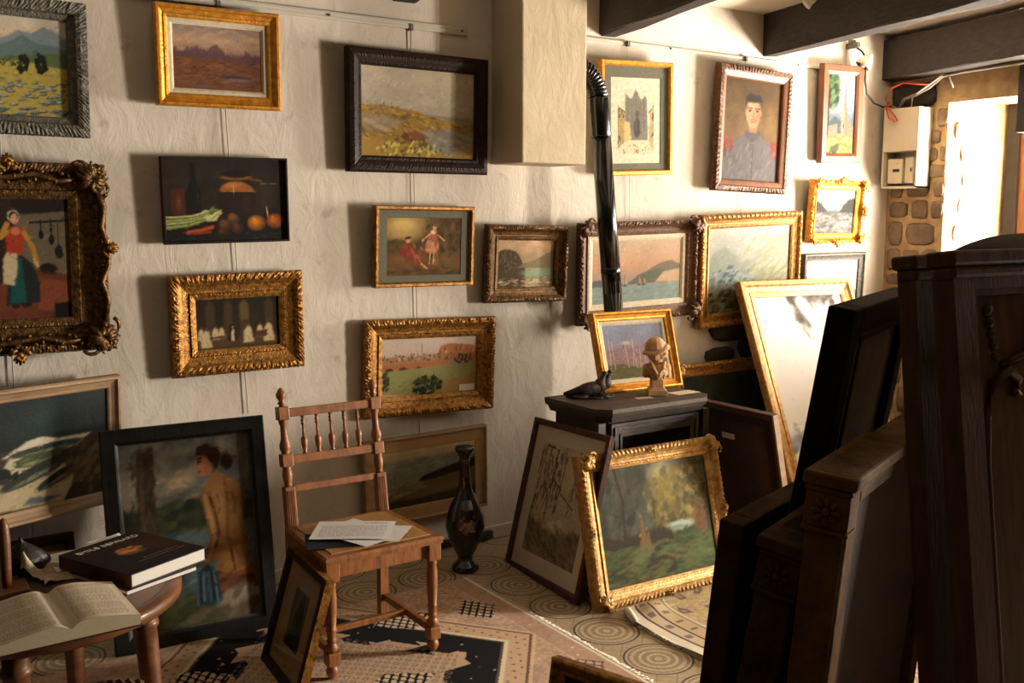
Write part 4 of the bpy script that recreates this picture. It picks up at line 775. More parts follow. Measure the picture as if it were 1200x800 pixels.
for k,(cx,cz,d,s) in enumerate(((-.30,.05,-2.4,.1),(.30,.05,-.75,.1),(.28,.67,.75,.095),(-.28,.67,2.4,.095))):
    mb = MB(); scroll(mb,cx,cz,.0,s*.8,d+PI,k); scroll(mb,cx+.03*math.cos(d),cz+.03*math.sin(d),.006,s*.42,d,k+9); scroll(mb,cx+.02*math.cos(d+1.2),cz+.02*math.sin(d+1.2),.0,s*.42,d+1.1,k+3); scroll(mb,cx+.02*math.cos(d-1.2),cz+.02*math.sin(d-1.2),.0,s*.42,d-1.1,k+5); mb.build('corner_ornament','gold_dark',r)
for cx, cz, d in ((-.01,.712,PI/2),(.0,.004,-PI/2),(.33,.40,0.),(-.33,.36,PI)):
    mb = MB()
    for q in range(5): a = d+(q-2)*.42; L = .036-.004*abs(q-2); mb.tube([(cx,-.01,cz),(cx+math.cos(a)*L*.5,-.028,cz+math.sin(a)*L*.5),(cx+math.cos(a)*L,-.012,cz+math.sin(a)*L)],[.007,.010,.005],8)
    for sg in (-1,1): mb.tube([(cx-math.cos(d)*.01+math.cos(d+sg*1.57)*(.012+.022*math.sin(t_)),-.016,cz-math.sin(d)*.01+math.sin(d+sg*1.57)*(.012+.022*math.sin(t_))+.0*t_) if False else (cx+math.cos(d+sg*(1.5+t_*.5))*(.034-.006*t_),-.016,cz+math.sin(d+sg*(1.5+t_*.5))*(.034-.006*t_)) for t_ in (0,.6,1.2,1.8,2.4)],[.009,.010,.009,.007,.004],8)
    mb.ell((cx,-.024,cz),(.012,.010,.012),10,6); mb.build('shell_ornament','gold_old',r)
for sx in (-1,1):
    mb = MB(); mb.tube([(sx*.31,-.004,.12),(sx*.322,-.012,.2),(sx*.30,-.012,.27),(sx*.325,-.012,.33),(sx*.33,-.014,.4),(sx*.305,-.012,.48),(sx*.318,-.01,.56),(sx*.29,-.006,.62)], .012, 8); mb.build('festoon','gold_dark',r)
for z in (.055,.665):
    mb = MB(); mb.tube([(-.25,-.004,z),(-.16,-.012,z+.014),(-.08,-.012,z-.012),(0,-.012,z),(.08,-.012,z+.012),(.16,-.012,z-.014),(.25,-.004,z)], .010, 8)
    for q in range(20): mb.ell((-.22+q*.023,-.012,z+.02*math.sin(q*1.9)),(.011,.012,.008),8,6,0,None,(0,q*1.1,0))
    mb.build('festoon','gold_dark',r)
picture([-2.301,-.24,.525,.375,-.025,-.009,.75,.511],'framed_painting','still life of dark fish on a white cloth in a pale limed wood frame','painting',p_cove(.05,.04),('wood_pale',),None,paint=art_fish,gain=0.9,seed=20,surf='varnish')

# ------------------------------------------------------------------ pictures standing on the floor and the stove
picture([-2.36,-.14,.0,.03,.12,0,.44,.42],'framed_painting','small yellow and brown landscape low on the floor behind the round table','painting',p_plain(.035,.04),('wood_dark',),None,paint=art_yellow,gain=1.3,seed=21)
picture([-1.765,-.439,.0,-.122,.16,.012,.622,.86],'framed_painting','woman seen from behind by a pool in a wide black frame','painting',[(0,.045,0),(0,.004,0),(.004,0,0),(.05,0,0),(.056,.008,0),(.062,.012,1),(.066,.02,1),(.066,.038,1)],('black','grey'),None,paint=art_bather,gain=0.85,seed=22,surf='varnish',res=.0032)
r = picture([.105,-1.109,.0,-.029,.245,-.002,.793,.662],'framed_painting','woodland glade with a pond in an ornate gold frame on the floor by the stove','painting',p_gilt(.078,.06,.004),('gold_pale','gold_pale'),beads(.012),paint=art_forest,gain=.95,seed=23,res=.0034)
for k,(cx,cz,d) in enumerate(((-.365,.03,-2.4),(.365,.03,-.75),(.365,.632,.75),(-.365,.632,2.4))): mb = MB(); scroll(mb,cx,cz,.004,.05,d+PI,k); mb.build('corner_ornament','gold_pale',r)
for cx, cz, d in ((0,.64,PI/2),(0,.02,-PI/2),(.38,.33,0.),(-.38,.33,PI)): mb = MB(); scroll(mb,cx,cz,.006,.024,d,3); mb.build('edge_ornament','gold_pale',r)
picture([-.301,-.654,.0,-1.687,.26,.048,.661,.729],'framed_print','street sketch print in a reddish-brown frame against the left side of the stove','print',p_plain(.03,.03),('wood_red',),None,mount=(.07,.075,.075),mount_m='mount_white',glass=True,paint=art_drawing,gain=1.3,seed=24,partname='print')
picture([-1.647,-.937,.0085,-1.648,.284,.009,.419,.432],'framed_print','small dim print in a brown frame tilted against the left chair legs','print',[(0,.035,1)]+p_plain(.032,.035)[1:],('wood_dark','gold_old'),None,mount=(.1,.075,.085),mount_m='mount_beige',glass=True,paint=art_sepia,gain=.9,seed=25,partname='print')
picture([.441,-.533,.802,-.054,.282,.001,.499,.403],'framed_painting','heath with birch trunks in a bright gold frame standing on the stove','painting',p_cove(.045,.04),('gold',),None,slip=.022,paint=art_birches,gain=0.9,seed=26,res=.003)
picture([1.902,-.732,.0,-.083,.409,-.005,.909,1.397],'framed_painting','large mountain torrent painted white with window glare, in a gold frame leaning against the right of the wall','painting',p_cove(.1,.05),('gold_pale',),None,paint=art_torrent,gain=1.3,seed=27,surf='varnish',res=.006)
r = picture([1.46,-.26,.0,0,.16,0,.88,.835],'framed_painting','nearly black woodland picture in an old gilt frame behind the stove','painting',p_gilt(.075,.045,.004),('gold_old','gold_old'),leafy(.03),paint=art_dark,gain=.9,seed=28)
for sx in (-1,1): mb = MB(); scroll(mb,sx*.415,.80,.0,.045,(.75 if sx > 0 else 2.4)+PI,2); mb.build('corner_ornament','gold_pale',r)
# picture seen from its back, beside the stove
r = thing('framed_painting','picture turned to show its brown back with a small white label, right of the stove','painting',X=rectX([.797,-.87,0,-1.644,-.2,.017,.708,.782]))
sweep(.708,.77,[(0,.03,0),(0,.002,0),(.002,0,0),(.03,0,0),(.03,.012,0)]).build('frame','wood_red',r)
MB().box((-.325,.008,.028),(.325,.012,.742)).build('backing_board','canvas_back',r)
sb = MB(); sb.box((-.325,.0,.028),(-.28,.008,.742)); sb.box((.28,.0,.028),(.325,.008,.742)); sb.box((-.28,.0,.70),(.28,.008,.742)); sb.build('stretcher','wood_dark',r)
MB().box((-.02,.0,.60),(.06,.0075,.625)).build('paper_label','mount_white',r)
MB().box((.345,-.002,.0),(.356,.028,.77)).build('edge_strip','wood_pale',r)

# ------------------------------------------------------------------ chair
M['chair'] = mat('honey_brown_beech', (162, 100, 50), .45, 0, (122, 74, 36), 9, .15, 60, (6,6,1), coat=.15)
M['seat'] = mat('worn_tan_seat', (186, 142, 82), .6, 0, (160, 116, 62), 12, .2, 90)
ch = thing('wooden_chair','brown turned-leg wooden chair with spindle back, papers lying on its seat','chair',(-1.265,-.85,.0085))
def front_leg(x):
    mb = MB(); c = (x,-.18,0)
    mb.lathe([(.008,0),(.014,.004),(.022,.02),(.023,.032),(.017,.046),(.013,.05)],c,14); mb.box((x-.024,-.204,.05),(x+.024,-.156,.10),0,None,.005)
    mb.lathe([(.015,.098),(.023,.108),(.024,.118),(.016,.130),(.015,.137),(.02,.142),(.015,.148),(.017,.16),(.0165,.175),(.021,.18),(.0165,.186),(.0205,.25),(.0205,.31),(.0165,.34),(.021,.347),(.016,.355),(.022,.364)],c,14)
    mb.box((x-.026,-.206,.362),(x+.026,-.154,.432),0,None,.003); return mb
for x in (-.2065,.2065): front_leg(x).build('leg','chair',ch)
BX = Matrix.Translation((0,.215,.445)) @ Matrix.Rotation(-.15,4,'X')
for x in (-.19,.2):
    mb = MB(); mb.prism([(x-.018,.207),(x+.018,.207),(x+.018,.243),(x-.018,.243)],0,.445)
    mb.build('leg','chair',ch)
    p = MB(); p.box((x-.021,-.02,-.01),(x+.021,.02,.165),0,BX,.003)
    for q in (-.011,-.004,.004,.011): p.box((x+q-.0015,-.0225,.01),(x+q+.0015,-.019,.15),0,BX)
    p.lathe([(.018,.163),(.014,.175),(.017,.185),(.020,.215),(.016,.236),(.019,.243)],(x,0,0),14,0,BX); p.box((x-.022,-.021,.242),(x+.022,.021,.292),0,BX,.003)
    p.lathe([(.018,.29),(.015,.296),(.021,.31),(.022,.325),(.014,.35),(.013,.40),(.018,.415),(.019,.425)],(x,0,0),14,0,BX); p.box((x-.022,-.021,.424),(x+.022,.021,.475),0,BX,.003)
    p.lathe([(.012,.473),(.010,.482),(.017,.488),(.010,.496),(.019,.512),(.0195,.524),(.012,.538),(.008,.545),(.002,.549)],(x,0,0),14,0,BX)
    p.build('back_post','chair',ch)
for z0, z1, d in ((.432,.466,.013),(.250,.284,.013),(.140,.168,.011)):
    mb = MB(); mb.box((-.17,-d,z0),(.18,d,z1),0,BX,.004)
    for q in (.3,.7): mb.box((-.165,-d-.002,z0+(z1-z0)*q-.002),(.175,-d+.001,z0+(z1-z0)*q+.002),0,BX)
    mb.build('back_rail','chair',ch)
for k in range(5):
    mb = MB(); x = -.168+.348*(k+1)/6
    mb.lathe([(.009,.283),(.011,.287),(.006,.293),(.012,.312),(.0135,.335),(.0115,.347),(.006,.352),(.005,.395),(.010,.402),(.004,.408),(.010,.414),(.005,.42),(.009,.433)],(x,0,0),10,0,BX); mb.build('spindle','chair',ch)
mb = MB(); mb.prism([(-.235,-.215),(.235,-.215),(.222,.215),(-.215,.215)],.430,.448); mb.prism([(-.24,-.22),(.24,-.22),(.226,.215),(-.22,.215)],.446,.457,0,None,[(-.232,-.212),(.232,-.212),(.22,.21),(-.212,.21)]); mb.build('seat_frame','chair',ch)
sp = MB(); sp.prism([(-.2,-.18),(.2,-.18),(.19,.185),(-.185,.185)],.455,.4605); sp.build('seat_panel','seat',ch)
mb = MB(); mb.box((-.182,-.192,.372),(.182,-.17,.43),0,None,.003); mb.box((-.165,.212,.372),(.18,.234,.43)); mb.box((-.217,-.156,.372),(-.197,.21,.43)); mb.box((.197,-.156,.372),(.217,.21,.43)); mb.build('apron','chair',ch)
for x in (-.2,.203):
    mb = MB(); mb.box((x-.011,-.158,.075),(x+.011,.208,.103),0,None,.003); mb.build('stretcher','chair',ch)
mb = MB(); mb.box((-.19,.01,.077),(.193,.032,.101),0,None,.003); mb.build('stretcher','chair',ch)

def sheet_art(seed, text=True):
    def f(P):
        P.c[:] = (240,238,236)
        if text:
            for k in range(22):
                y = .9-.036*k
                if k in (0, 1): x0, x1 = .6, .9
                elif k < 5: continue
                else: x0, x1 = .08, .92-.1*(k % 5 == 4)
                x = x0
                while x < x1:
                    w = P.r.uniform(.015,.06); P.put(((P.u>x)&(P.u<min(x+w,x1))&(np.abs(P.v-y)<.009)).astype(float)*(.5+.5*P.n(60,40,1)), (110,108,112), .9); x += w+.012
    return f
def sheet(name, label, cat, x, y, z, rot, w, h, seed, text, group=None, parent=None, c=None, sag=.0015):
    P = Pa(w,h,.0025,seed); sheet_art(seed,text)(P)
    if c: P.c[:] = c
    r = np.random.RandomState(seed)
    def shp(u,v,q):
        zz = sag*(np.sin(u*4+seed)+np.cos(v*3.3+seed*2)+2); return np.stack([(u-.5)*w,(v-.5)*h,zz],-1)
    o = P.mesh(name,'paper',parent,1.0,shape=shp); o.location = (x,y,z); o.rotation_euler = (0,0,rot); tag(o,label,cat,group); return o
sheet('document_folder','dark navy folder under the loose papers on the chair seat','folder',-1.375,-.905,0.4697,-.35,.25,.18,2,False,c=(40,44,58),sag=.0004)
sheet('paper_sheet','white paper sheet sticking out furthest to the right on the chair seat','paper',-1.255,-.89,0.4713,-.75,.297,.2,3,False,'papers on the chair')
sheet('paper_sheet','white paper sheet on the chair seat whose corner points at the viewer','paper',-1.285,-.885,0.4747,-1.27,.297,.21,4,False,'papers on the chair')
sheet('paper_sheet','topmost white paper sheet on the chair seat with lines of small print','paper',-1.30,-.86,0.4785,-.60,.297,.21,5,True,'papers on the chair')

# ------------------------------------------------------------------ vase
vp = [(0,.055),(.012,.066),(.03,.060),(.042,.046),(.055,.034),(.07,.036),(.11,.055),(.16,.080),(.213,.0925),(.26,.090),(.31,.072),(.35,.050),(.40,.031),(.45,.0235),(.52,.022),(.535,.026),(.545,.024),(.56,.031),(.58,.045),(.59,.0465),(.595,.041)]
P = Pa(.58,.595,.0032,31); P.c[:] = (16,15,17)
mk = np.exp(-((P.u-.70)/.13)**2-((P.v-.40)/.12)**2)
P.put(np.clip((mk*1.25*P.n(42,46,2)-.50)*6,0,1),(150,106,52)); P.put(np.clip((mk*1.2*P.n(30,30,2)-.55)*6,0,1),(96,60,36))
P.put(np.exp(-((P.u-.66)/.05)**2-((P.v-.72)/.035)**2)*P.n(40,40,2),(150,110,60),.8)
for v_ in (.1,.905,.885,.955): P.put((np.abs(P.v-v_)<.006).astype(float),(104,76,42),.6)
def vshape(u,v,q):
    z = v*.595; r = np.interp(z,[a[0] for a in vp],[a[1] for a in vp]); a = u*2*PI
    return np.stack([r*np.cos(a),r*np.sin(a),z],-1)
vr = thing('vase','tall black lacquered vase with gilt flowers on the floor under the hillside print','vase',(-.487,-.33,0))
P.mesh('body',colmat('black_lacquer_gilt',.22,0,1,.5,.6),vr,1,shape=vshape)
mb = MB(); mb.lathe([(.041,.595),(.034,.585),(.024,.56),(.018,.54)],(0,0,0),24); mb.lathe([(.0,0.002),(.055,.002)],(0,0,0),24); mb.build('mouth','black',vr)

# ------------------------------------------------------------------ round table with books
M['table'] = mat('orange_brown_oak', (122, 74, 36), .45, 0, (92, 54, 26), 8, .15, 40, (1,1,4), coat=.1)
M['tabletop'] = mat('worn_brown_tabletop', (92, 68, 54), .5, 0, (72, 52, 40), 7, .1, 40)
TZ = .555; TT = TZ+.0085
tb = thing('round_table','low round wooden table with stout turned legs, books on it','table',(-2.41,-1.115,.0085))
mb = MB(); mb.lathe([(.30,TZ-.055),(.372,TZ-.045),(.385,TZ-.034),(.387,TZ-.012),(.380,TZ-.002),(.345,TZ-.0005),(.34,TZ-.003)],(0,0,0),56); mb.build('rim','table',tb)
MB().lathe([(.001,TZ-.006),(.342,TZ-.006),(.342,TZ-.001),(.001,TZ-.001)],(0,0,0),56).build('tabletop','tabletop',tb)
for k in range(4):
    a = math.radians(-24-90*k); c = Vector((.275*math.cos(a),.275*math.sin(a),0)); o_ = Vector((math.cos(a),math.sin(a),0))
    mb = MB(); S_ = [(.022,0),(.026,.03),(.029,.2),(.034,.38),(.034,.425),(.041,.43),(.041,.445),(.034,.45),(.037,.50)]
    rings = [[tuple(c+o_*(.03*(1-z/.5))+Vector((r*math.cos(2*PI*i/16),r*math.sin(2*PI*i/16),z))) for i in range(16)] for r, z in S_]
    mb.loft(rings); mb.build('leg','table',tb)
# heavy art book
def cover(P):
    P.grad([(0,(30,22,22)),(1,(36,26,24))]); P.vary(.3,4,4); P.put(P.E(.8,.6,.4,.5,.3,.9),(62,34,26),.8)
    P.put(P.E(.52,.55,.25,.14,.15,.3),(52,36,26)); P.put(P.E(.5,.56,.17,.105,.1,.35),(164,92,48)); P.put(P.E(.44,.6,.08,.06,.3,.7),(206,140,84),.8); P.put(P.E(.6,.57,.07,.05,.2,.7),(190,104,56),.8); P.dabs(30,(.36,.48,.66,.64),.03,[(120,60,34),(206,136,80),(90,48,30)],2,.3,.6); P.put(P.E(.5,.46,.2,.035,0,.5),(120,100,70),.7)
    for y, x0, x1 in ((.27,.42,.88),(.22,.30,.90)):
        x = x0
        while x < x1: w = P.r.uniform(.012,.035); P.put(((P.u>x)&(P.u<x+w)&(np.abs(P.v-y)<.009)).astype(float),(150,128,110),.75); x += w+.012
bk = thing('art_book','thick dark hardcover art book with an orange picture, lying on the round table','book',(-2.141,-1.066,.5765),.447)
P = Pa(.283,.332,.002,40); cover(P); P.mesh('front_cover','varnish',bk,1.3,z0=0,y=0,shape=lambda u,v,q: np.stack([(u-.5)*.283,(v-.5)*.332,np.full(u.shape,.0425)],-1))
M['book_red'] = mat('dark_red_book_cloth',(84,34,26),.5,0,(58,24,20),20)
mb = MB(); mb.box((-.1415,-.166,.039),(.1415,.166,.0422)); mb.box((-.1415,-.166,0),(.1415,.166,.003)); mb.build('cover_board','black',bk)
mb = MB(); mb.box((-.1445,-.166,.0),(-.139,.166,.0422),0,None,.002); mb.build('spine','book_red',bk)
M['pages'] = mat('white_page_edges',(228,222,212),.85,0,(208,200,188),160,.2,40,(1,1,30))
MB().box((-.139,-.162,.003),(.137,.162,.039)).build('page_block','pages',bk)
def letters(txt, size, parent, X, material, name='title_lettering'):
    cu = bpy.data.curves.new(name,'FONT'); cu.body = txt; cu.size = size; cu.extrude = .0003; cu.align_x = 'CENTER'; cu.space_character = 1.05
    t = bpy.data.objects.new('tmp', cu); C.objects.link(t); dg = bpy.context.evaluated_depsgraph_get(); me = bpy.data.meshes.new_from_object(t.evaluated_get(dg)); me.name = name
    bpy.data.objects.remove(t); me.materials.clear(); me.materials.append(M[material]); o = bpy.data.objects.new(name, me); C.objects.link(o); o.parent = parent; o.matrix_local = X; return o
letters('EMILE BERNARD', .030, bk, Matrix.Translation((.0,.112,.0429)), 'mount_white')
sc = thing('magazine','thin white-edged volume lying under the thick art book','book',(-2.155,-1.095,.5633),.40)
MB().box((-.128,-.155,.001),(.118,.13,.0115)).build('page_block','pages',sc); mb = MB(); mb.box((-.13,-.157,0),(.12,.132,.001)); mb.box((-.13,-.157,.0115),(.12,.132,.0125)); mb.build('cover','book_red',sc)
o = sheet('paper_sheet','white scrap of paper poking out behind the left of the art book','paper',-2.30,-.93,.580,.2,.12,.10,7,False,'papers on the round table'); o.rotation_euler = (.30,.0,.2)
o = sheet('paper_sheet','white scrap of paper poking out behind the far edge of the art book','paper',-2.17,-.885,.592,.45,.12,.08,8,False,'papers on the round table'); o.rotation_euler = (.42,0,.45)
# open paperback
ob = thing('open_book','thick open book with yellowed pages at the front edge of the round table','book',(-2.415,-1.385,.5645),.03)
prof = [(-.205,.018),(-.19,.024),(-.13,.036),(-.07,.046),(-.03,.048),(-.010,.040),(0,.024),(.010,.040),(.03,.050),(.07,.050),(.13,.040),(.175,.030)]
xs = np.array([p[0] for p in prof]); zs = np.array([p[1] for p in prof]); xx = np.linspace(-.205,.175,60); zz = np.interp(xx,xs,zs); zz = np.convolve(np.pad(zz,2,mode='edge'),[.1,.2,.4,.2,.1],'valid')
mb = MB(); top = [(float(a),float(b)-.0006) for a,b in zip(xx,zz)]
for s0, s1, lo in ((0,33,-.200),(32,60,.0)):
    seg = top[s0:s1]; pts = seg+[(seg[-1][0],.003),(seg[0][0],.003)]
    n_ = len(pts); vs = [(p[0],-.155,p[1]) for p in pts]+[(p[0],.145,p[1]) for p in pts]
    mb.add(vs,[list(range(n_)),list(range(n_,2*n_))[::-1]]+[(i,(i+1)%n_,n_+(i+1)%n_,n_+i) for i in range(n_)])
M['old_pages'] = mat('yellowed_page_edges',(218,200,170),.85,0,(192,172,140),120,.2,40,(1,1,30)); mb.build('page_block','old_pages',ob)
def spread(P):
    P.c[:] = (216,201,178); P.vary(.04,5,5)
    for side in (0,1):
        for k in range(34):
            y = .93-.026*k; x = .06+.52*side if side == 0 else .60; x1 = .47 if side == 0 else .95
            while x < x1: w = P.r.uniform(.008,.03); P.put(((P.u>x)&(P.u<min(x+w,x1))&(np.abs(P.v-y)<.006)).astype(float),(136,118,92),.75); x += w+.006
P = Pa(.38,.30,.002,50); spread(P); P.mesh('open_pages','paper',ob,1.1,shape=lambda u,v,q: np.stack([-.205+u*.38,-.155+v*.30,np.interp(-.205+u*.38,xx,zz)],-1))
mb = MB(); mb.add([(-.21,-.158,.002),(.18,-.158,.002),(.18,.148,.002),(-.21,.148,.002),(-.21,-.158,-.0005),(.18,-.158,-.0005),(.18,.148,-.0005),(-.21,.148,-.0005)],[(0,1,2,3),(7,6,5,4),(0,4,5,1),(1,5,6,2),(2,6,7,3),(3,7,4,0)]); mb.build('cover','book_red',ob)
# small post on a block, pouch, cloth
wp = thing('wooden_stand','small turned wooden post on a square block behind the open book','stand',(-2.50,-1.085,TT))
mb = MB(); mb.box((-.045,-.05,0),(.055,.05,.022),0,None,.004); mb.build('base','table',wp)
mb = MB(); mb.lathe([(.013,.02),(.0145,.08),(.0165,.15),(.015,.20),(.009,.222),(.002,.228)],(0,0,0),12); mb.build('post','table',wp)
M['leather'] = mat('black_leather',(20,18,18),.35,0,(34,28,26),12,.5,30)
mb = MB(); rings = []
for j in range(12):
    t = j/11; z = .002+t*.118; k = math.sin(PI*min(1,.16+t*.95))**.8*(1-.55*t)
    rings.append([(-.015*t+math.cos(2*PI*i/24)*(.075*k+.004)*(1+.14*math.sin(5*2*PI*i/24+j*.3)), math.sin(2*PI*i/24)*(.05*k+.004)*(1+.12*math.cos(4*2*PI*i/24)), z) for i in range(24)])
mb.loft(rings); o = mb.build('pouch','leather',None,(-2.425,-.93,TT)); tag(o,'crumpled black leather pouch standing behind the open book','pouch')
M['linen'] = mat('off_white_linen',(200,182,150),.9,0,(178,158,126),14,.3,60)
P = Pa(.25,.17,.005,55)
def cl(u,v,q):
    r = np.hypot((u-.10)*1.5,(v-.62)); zz = .009+.007*np.sin(u*11+v*4)+.006*np.sin(v*13-u*4)+.004*np.sin((u+v)*23)+.085*np.exp(-(r/.11)**1.3)
    return np.stack([(u-.5)*.25*(1-.2*(1-v))+.012*np.sin(v*5)-.02*np.exp(-(r/.12)**2),(v-.5)*.17+.016*np.sin(u*6),np.maximum(zz,.002)],-1)
o = P.mesh('linen_cloth','linen',None,1,shape=cl); o.location = (-2.325,-.985,TT); o.rotation_euler = (0,0,.25); tag(o,'crumpled off-white cloth with a twisted corner beside the art book','cloth')
# rush seat of a low stool under the table edge
M['rush'] = mat('woven_rush',(150,112,66),.8,0,(96,66,36),6,.9,12,(40,2,2))
rs = thing('rush_stool','low stool with a striped woven rush seat beneath the round table','stool',(-2.33,-1.33,.0085))
mb = MB()
for k in range(13):
    a = -.13+k*.0217; L = math.sqrt(max(.14**2-a*a,.0004)); mb.tube([(a,-L,.262),(a,-L*.5,.29),(a,0,.298),(a,L*.5,.29),(a,L,.262)],.0125,8)
mb.build('seat','rush',rs); mb = MB(); mb.lathe([(.13,.235),(.148,.245),(.148,.262),(.13,.27)],(0,0,0),28); mb.build('seat_ring','table',rs)
for k in range(4):
    a = PI/4+k*PI/2; mb = MB(); mb.tube([(.15*math.cos(a),.15*math.sin(a),0),(.11*math.cos(a),.11*math.sin(a),.25)],[.014,.017],10); mb.build('leg','table',rs)

# ------------------------------------------------------------------ stove, pipe and what stands on it
M['iron'] = mat('dark_grey_cast_iron',(74,67,59),.6,.1,(58,52,46),12,.25,60)
M['iron_top'] = mat('brown_iron_top',(84,72,60),.6,.1,(64,54,46),10,.2,50)  # top plate slightly lighter and browner than the body
M['pipe'] = mat('black_enamel_pipe',(12,11,11),.22,0,None,1,0,1,None,.4)
M['stove_glass'] = mat('smoked_stove_glass',(16,11,9),.12,0,(40,26,18),5,0,1,None,.6)
sv = thing('wood_stove','dark cast-iron wood stove with a glass door in the middle of the wall','stove',(.265,-.62,0))
def oct_(a,b,c,y0,y1): return [(-a,y1),(-a,y0+c),(-a+b,y0),(a-b,y0),(a,y0+c),(a,y1)]
mb = MB(); mb.prism(oct_(.352,.06,.06,-.225,.21),.782,.800); mb.prism(oct_(.345,.058,.058,-.218,.21),.765,.782,0,None,oct_(.352,.06,.06,-.225,.21)); mb.build('top_plate','iron_top',sv)
mb = MB(); mb.prism(oct_(.30,.035,.04,-.165,.19),.10,.765); mb.prism(oct_(.33,.05,.05,-.2,.2),.06,.10); mb.prism(oct_(.325,.05,.05,-.198,.2),.735,.766,0,None,oct_(.34,.055,.055,-.212,.205)); mb.build('body','iron',sv)
for sx in (-1,1):
    mb = MB(); mb.prism([(sx*.315-.028,-.19),(sx*.315+.012,-.19),(sx*.315+.012,-.14),(sx*.315-.028,-.14)] if sx < 0 else [(sx*.315-.012,-.19),(sx*.315+.028,-.19),(sx*.315+.028,-.14),(sx*.315-.012,-.14)],.1,.735); mb.build('corner_pilaster','iron',sv)
dr = MB()
def ring_box(mb,x0,x1,z0,z1,w,ya,yb): 
    mb.box((x0,ya,z0),(x0+w,yb,z1)); mb.box((x1-w,ya,z0),(x1,yb,z1)); mb.box((x0+w,ya,z0),(x1-w,yb,z0+w)); mb.box((x0+w,ya,z1-w),(x1-w,yb,z1))
ring_box(dr,-.27,.27,.13,.725,.055,-.193,-.160); ring_box(dr,-.255,.255,.145,.71,.012,-.20,-.19); ring_box(dr,-.222,.222,.178,.677,.012,-.198,-.185); o = dr.build('door','iron',sv)
MB().box((-.215,-.176,.185),(.215,-.170,.67)).build('door_glass','stove_glass',o)
mb = MB(); mb.tube([(.255,-.20,.40),(.262,-.235,.40),(.262,-.24,.36),(.262,-.235,.32),(.255,-.20,.32)],.008,8); mb.build('handle','iron',o)
for x, y in ((-.26,-.13),(.26,-.13),(-.26,.14),(.26,.14)):
    mb = MB(); mb.lathe([(.022,0),(.03,.012),(.022,.05),(.03,.064)],(x,y,0),12); mb.build('foot','iron',sv)
mb = MB(); mb.lathe([(.062,0),(.062,.02),(.056,.024)],(0,0,0),24,0,Matrix.Translation((.19,.188,.63)) @ Matrix.Rotation(-PI/2,4,'X')); mb.build('flue_collar','iron',sv)
pp = thing('stove_pipe','black enamelled stove pipe rising from the stove and bending into the chimney breast','pipe',(0,0,0))
b0, b1 = Vector((.425,-.49,.80)), Vector((.405,-.20,2.24))
b0 = Vector((.43,-.36,.30)); d_ = (Vector((.43,-.27,1.19))-Vector((.372,-.215,2.25)))
pA, pB = Vector((.462,-.275,1.02)), Vector((.378,-.215,2.25))
mb = MB(); mb.tube([(.455,-.425,.63),(.457,-.36,.64),(.460,-.30,.68),(.463,-.277,.76),tuple(pA),tuple(pA.lerp(pB,.25))],.05,24); mb.tube([tuple(pA.lerp(pB,.2)),tuple(pA.lerp(pB,.85))],.05,28); mb.tube([tuple(pA.lerp(pB,.84)),tuple(pA.lerp(pB,.845)),tuple(pA.lerp(pB,.99)),tuple(pB)],[.0505,.053,.053,.051],28); mb.tube([tuple(pA.lerp(pB,.28)),tuple(pA.lerp(pB,.285)),tuple(pA.lerp(pB,.30)),tuple(pA.lerp(pB,.305))],[.05,.0525,.0525,.05],28); mb.build('straight_pipe','pipe',pp)
mb = MB(); pts = []; rr = []
for k in range(49):
    t = k/48*PI/2; R_ = .125
    pts.append((pB.x-R_*(1-math.cos(t))*1.15, pB.y+.03*math.sin(t), pB.z+R_*math.sin(t)*1.15)); rr.append(.052+.004*math.cos(k*PI/2))
mb.tube(pts,rr,28); mb.build('ribbed_elbow','pipe',pp)

def fuse(mb, name, m, parent, vox=.003, smooth=3):
    o = mb.build('tmp_shape', m); md = o.modifiers.new('r','REMESH'); md.mode = 'VOXEL'; md.voxel_size = vox; md.use_smooth_shade = True
    s_ = o.modifiers.new('s','SMOOTH'); s_.iterations = smooth; s_.factor = .5
    dg = bpy.context.evaluated_depsgraph_get(); me = bpy.data.meshes.new_from_object(o.evaluated_get(dg)); me.name = name
    old = o.data; bpy.data.objects.remove(o); bpy.data.meshes.remove(old); q = bpy.data.objects.new(name, me); C.objects.link(q)
    if parent: q.parent = parent
    return q
M['terra'] = mat('pale_terracotta',(222,176,128),.75,0,(196,148,104),14,.2,60)
M['bronze'] = mat('dark_bronze',(66,52,40),.5,.3,(40,32,26),20,.4,80)
bu = thing('bust','small terracotta bust of a girl in a brimmed hat on the stove','bust',(.405,-.655,.80),-.60)
mb = MB(); mb.box((-.046,-.046,0),(.046,.046,.026)); mb.box((-.038,-.038,.02),(.038,.038,.034)); mb.box((-.031,-.031,.03),(.031,.031,.075))
mb.ell((.0,0,.112),(.058,.042,.044)); mb.ell((.004,-.014,.118),(.044,.034,.034)); mb.ell((-.046,.004,.125),(.024,.028,.027)); mb.ell((.046,.004,.125),(.024,.028,.027)); mb.ell((-.053,.004,.103),(.017,.022,.024)); mb.ell((.053,.004,.103),(.017,.022,.024))
mb.tube([(0,0,.14),(.004,0,.185)],[.026,.019],12); mb.ell((.014,0,.207),(.035,.029,.040)); mb.ell((-.014,0,.196),(.034,.036,.036))
mb.ell((.047,-.002,.203),(.008,.006,.010)); mb.ell((.038,-.002,.183),(.012,.012,.009)); mb.ell((.044,-.002,.192),(.005,.008,.003)); mb.ell((.034,.017,.203),(.01,.01,.008)); mb.ell((.034,-.019,.203),(.01,.01,.008)); mb.ell((.036,-.002,.220),(.012,.022,.008))
mb.ell((-.010,0,.236),(.050,.046,.046)); mb.ell((-.008,0,.226),(.054,.050,.030))
for k in range(3): mb.tube([(-.006+(.054+.004*k)*math.cos(t),(.051+.004*k)*math.sin(t),.226-.004*k+.016*math.cos(t)-.014*math.sin(t)**2) for t in [2*PI*i/28 for i in range(29)]],.006,8)
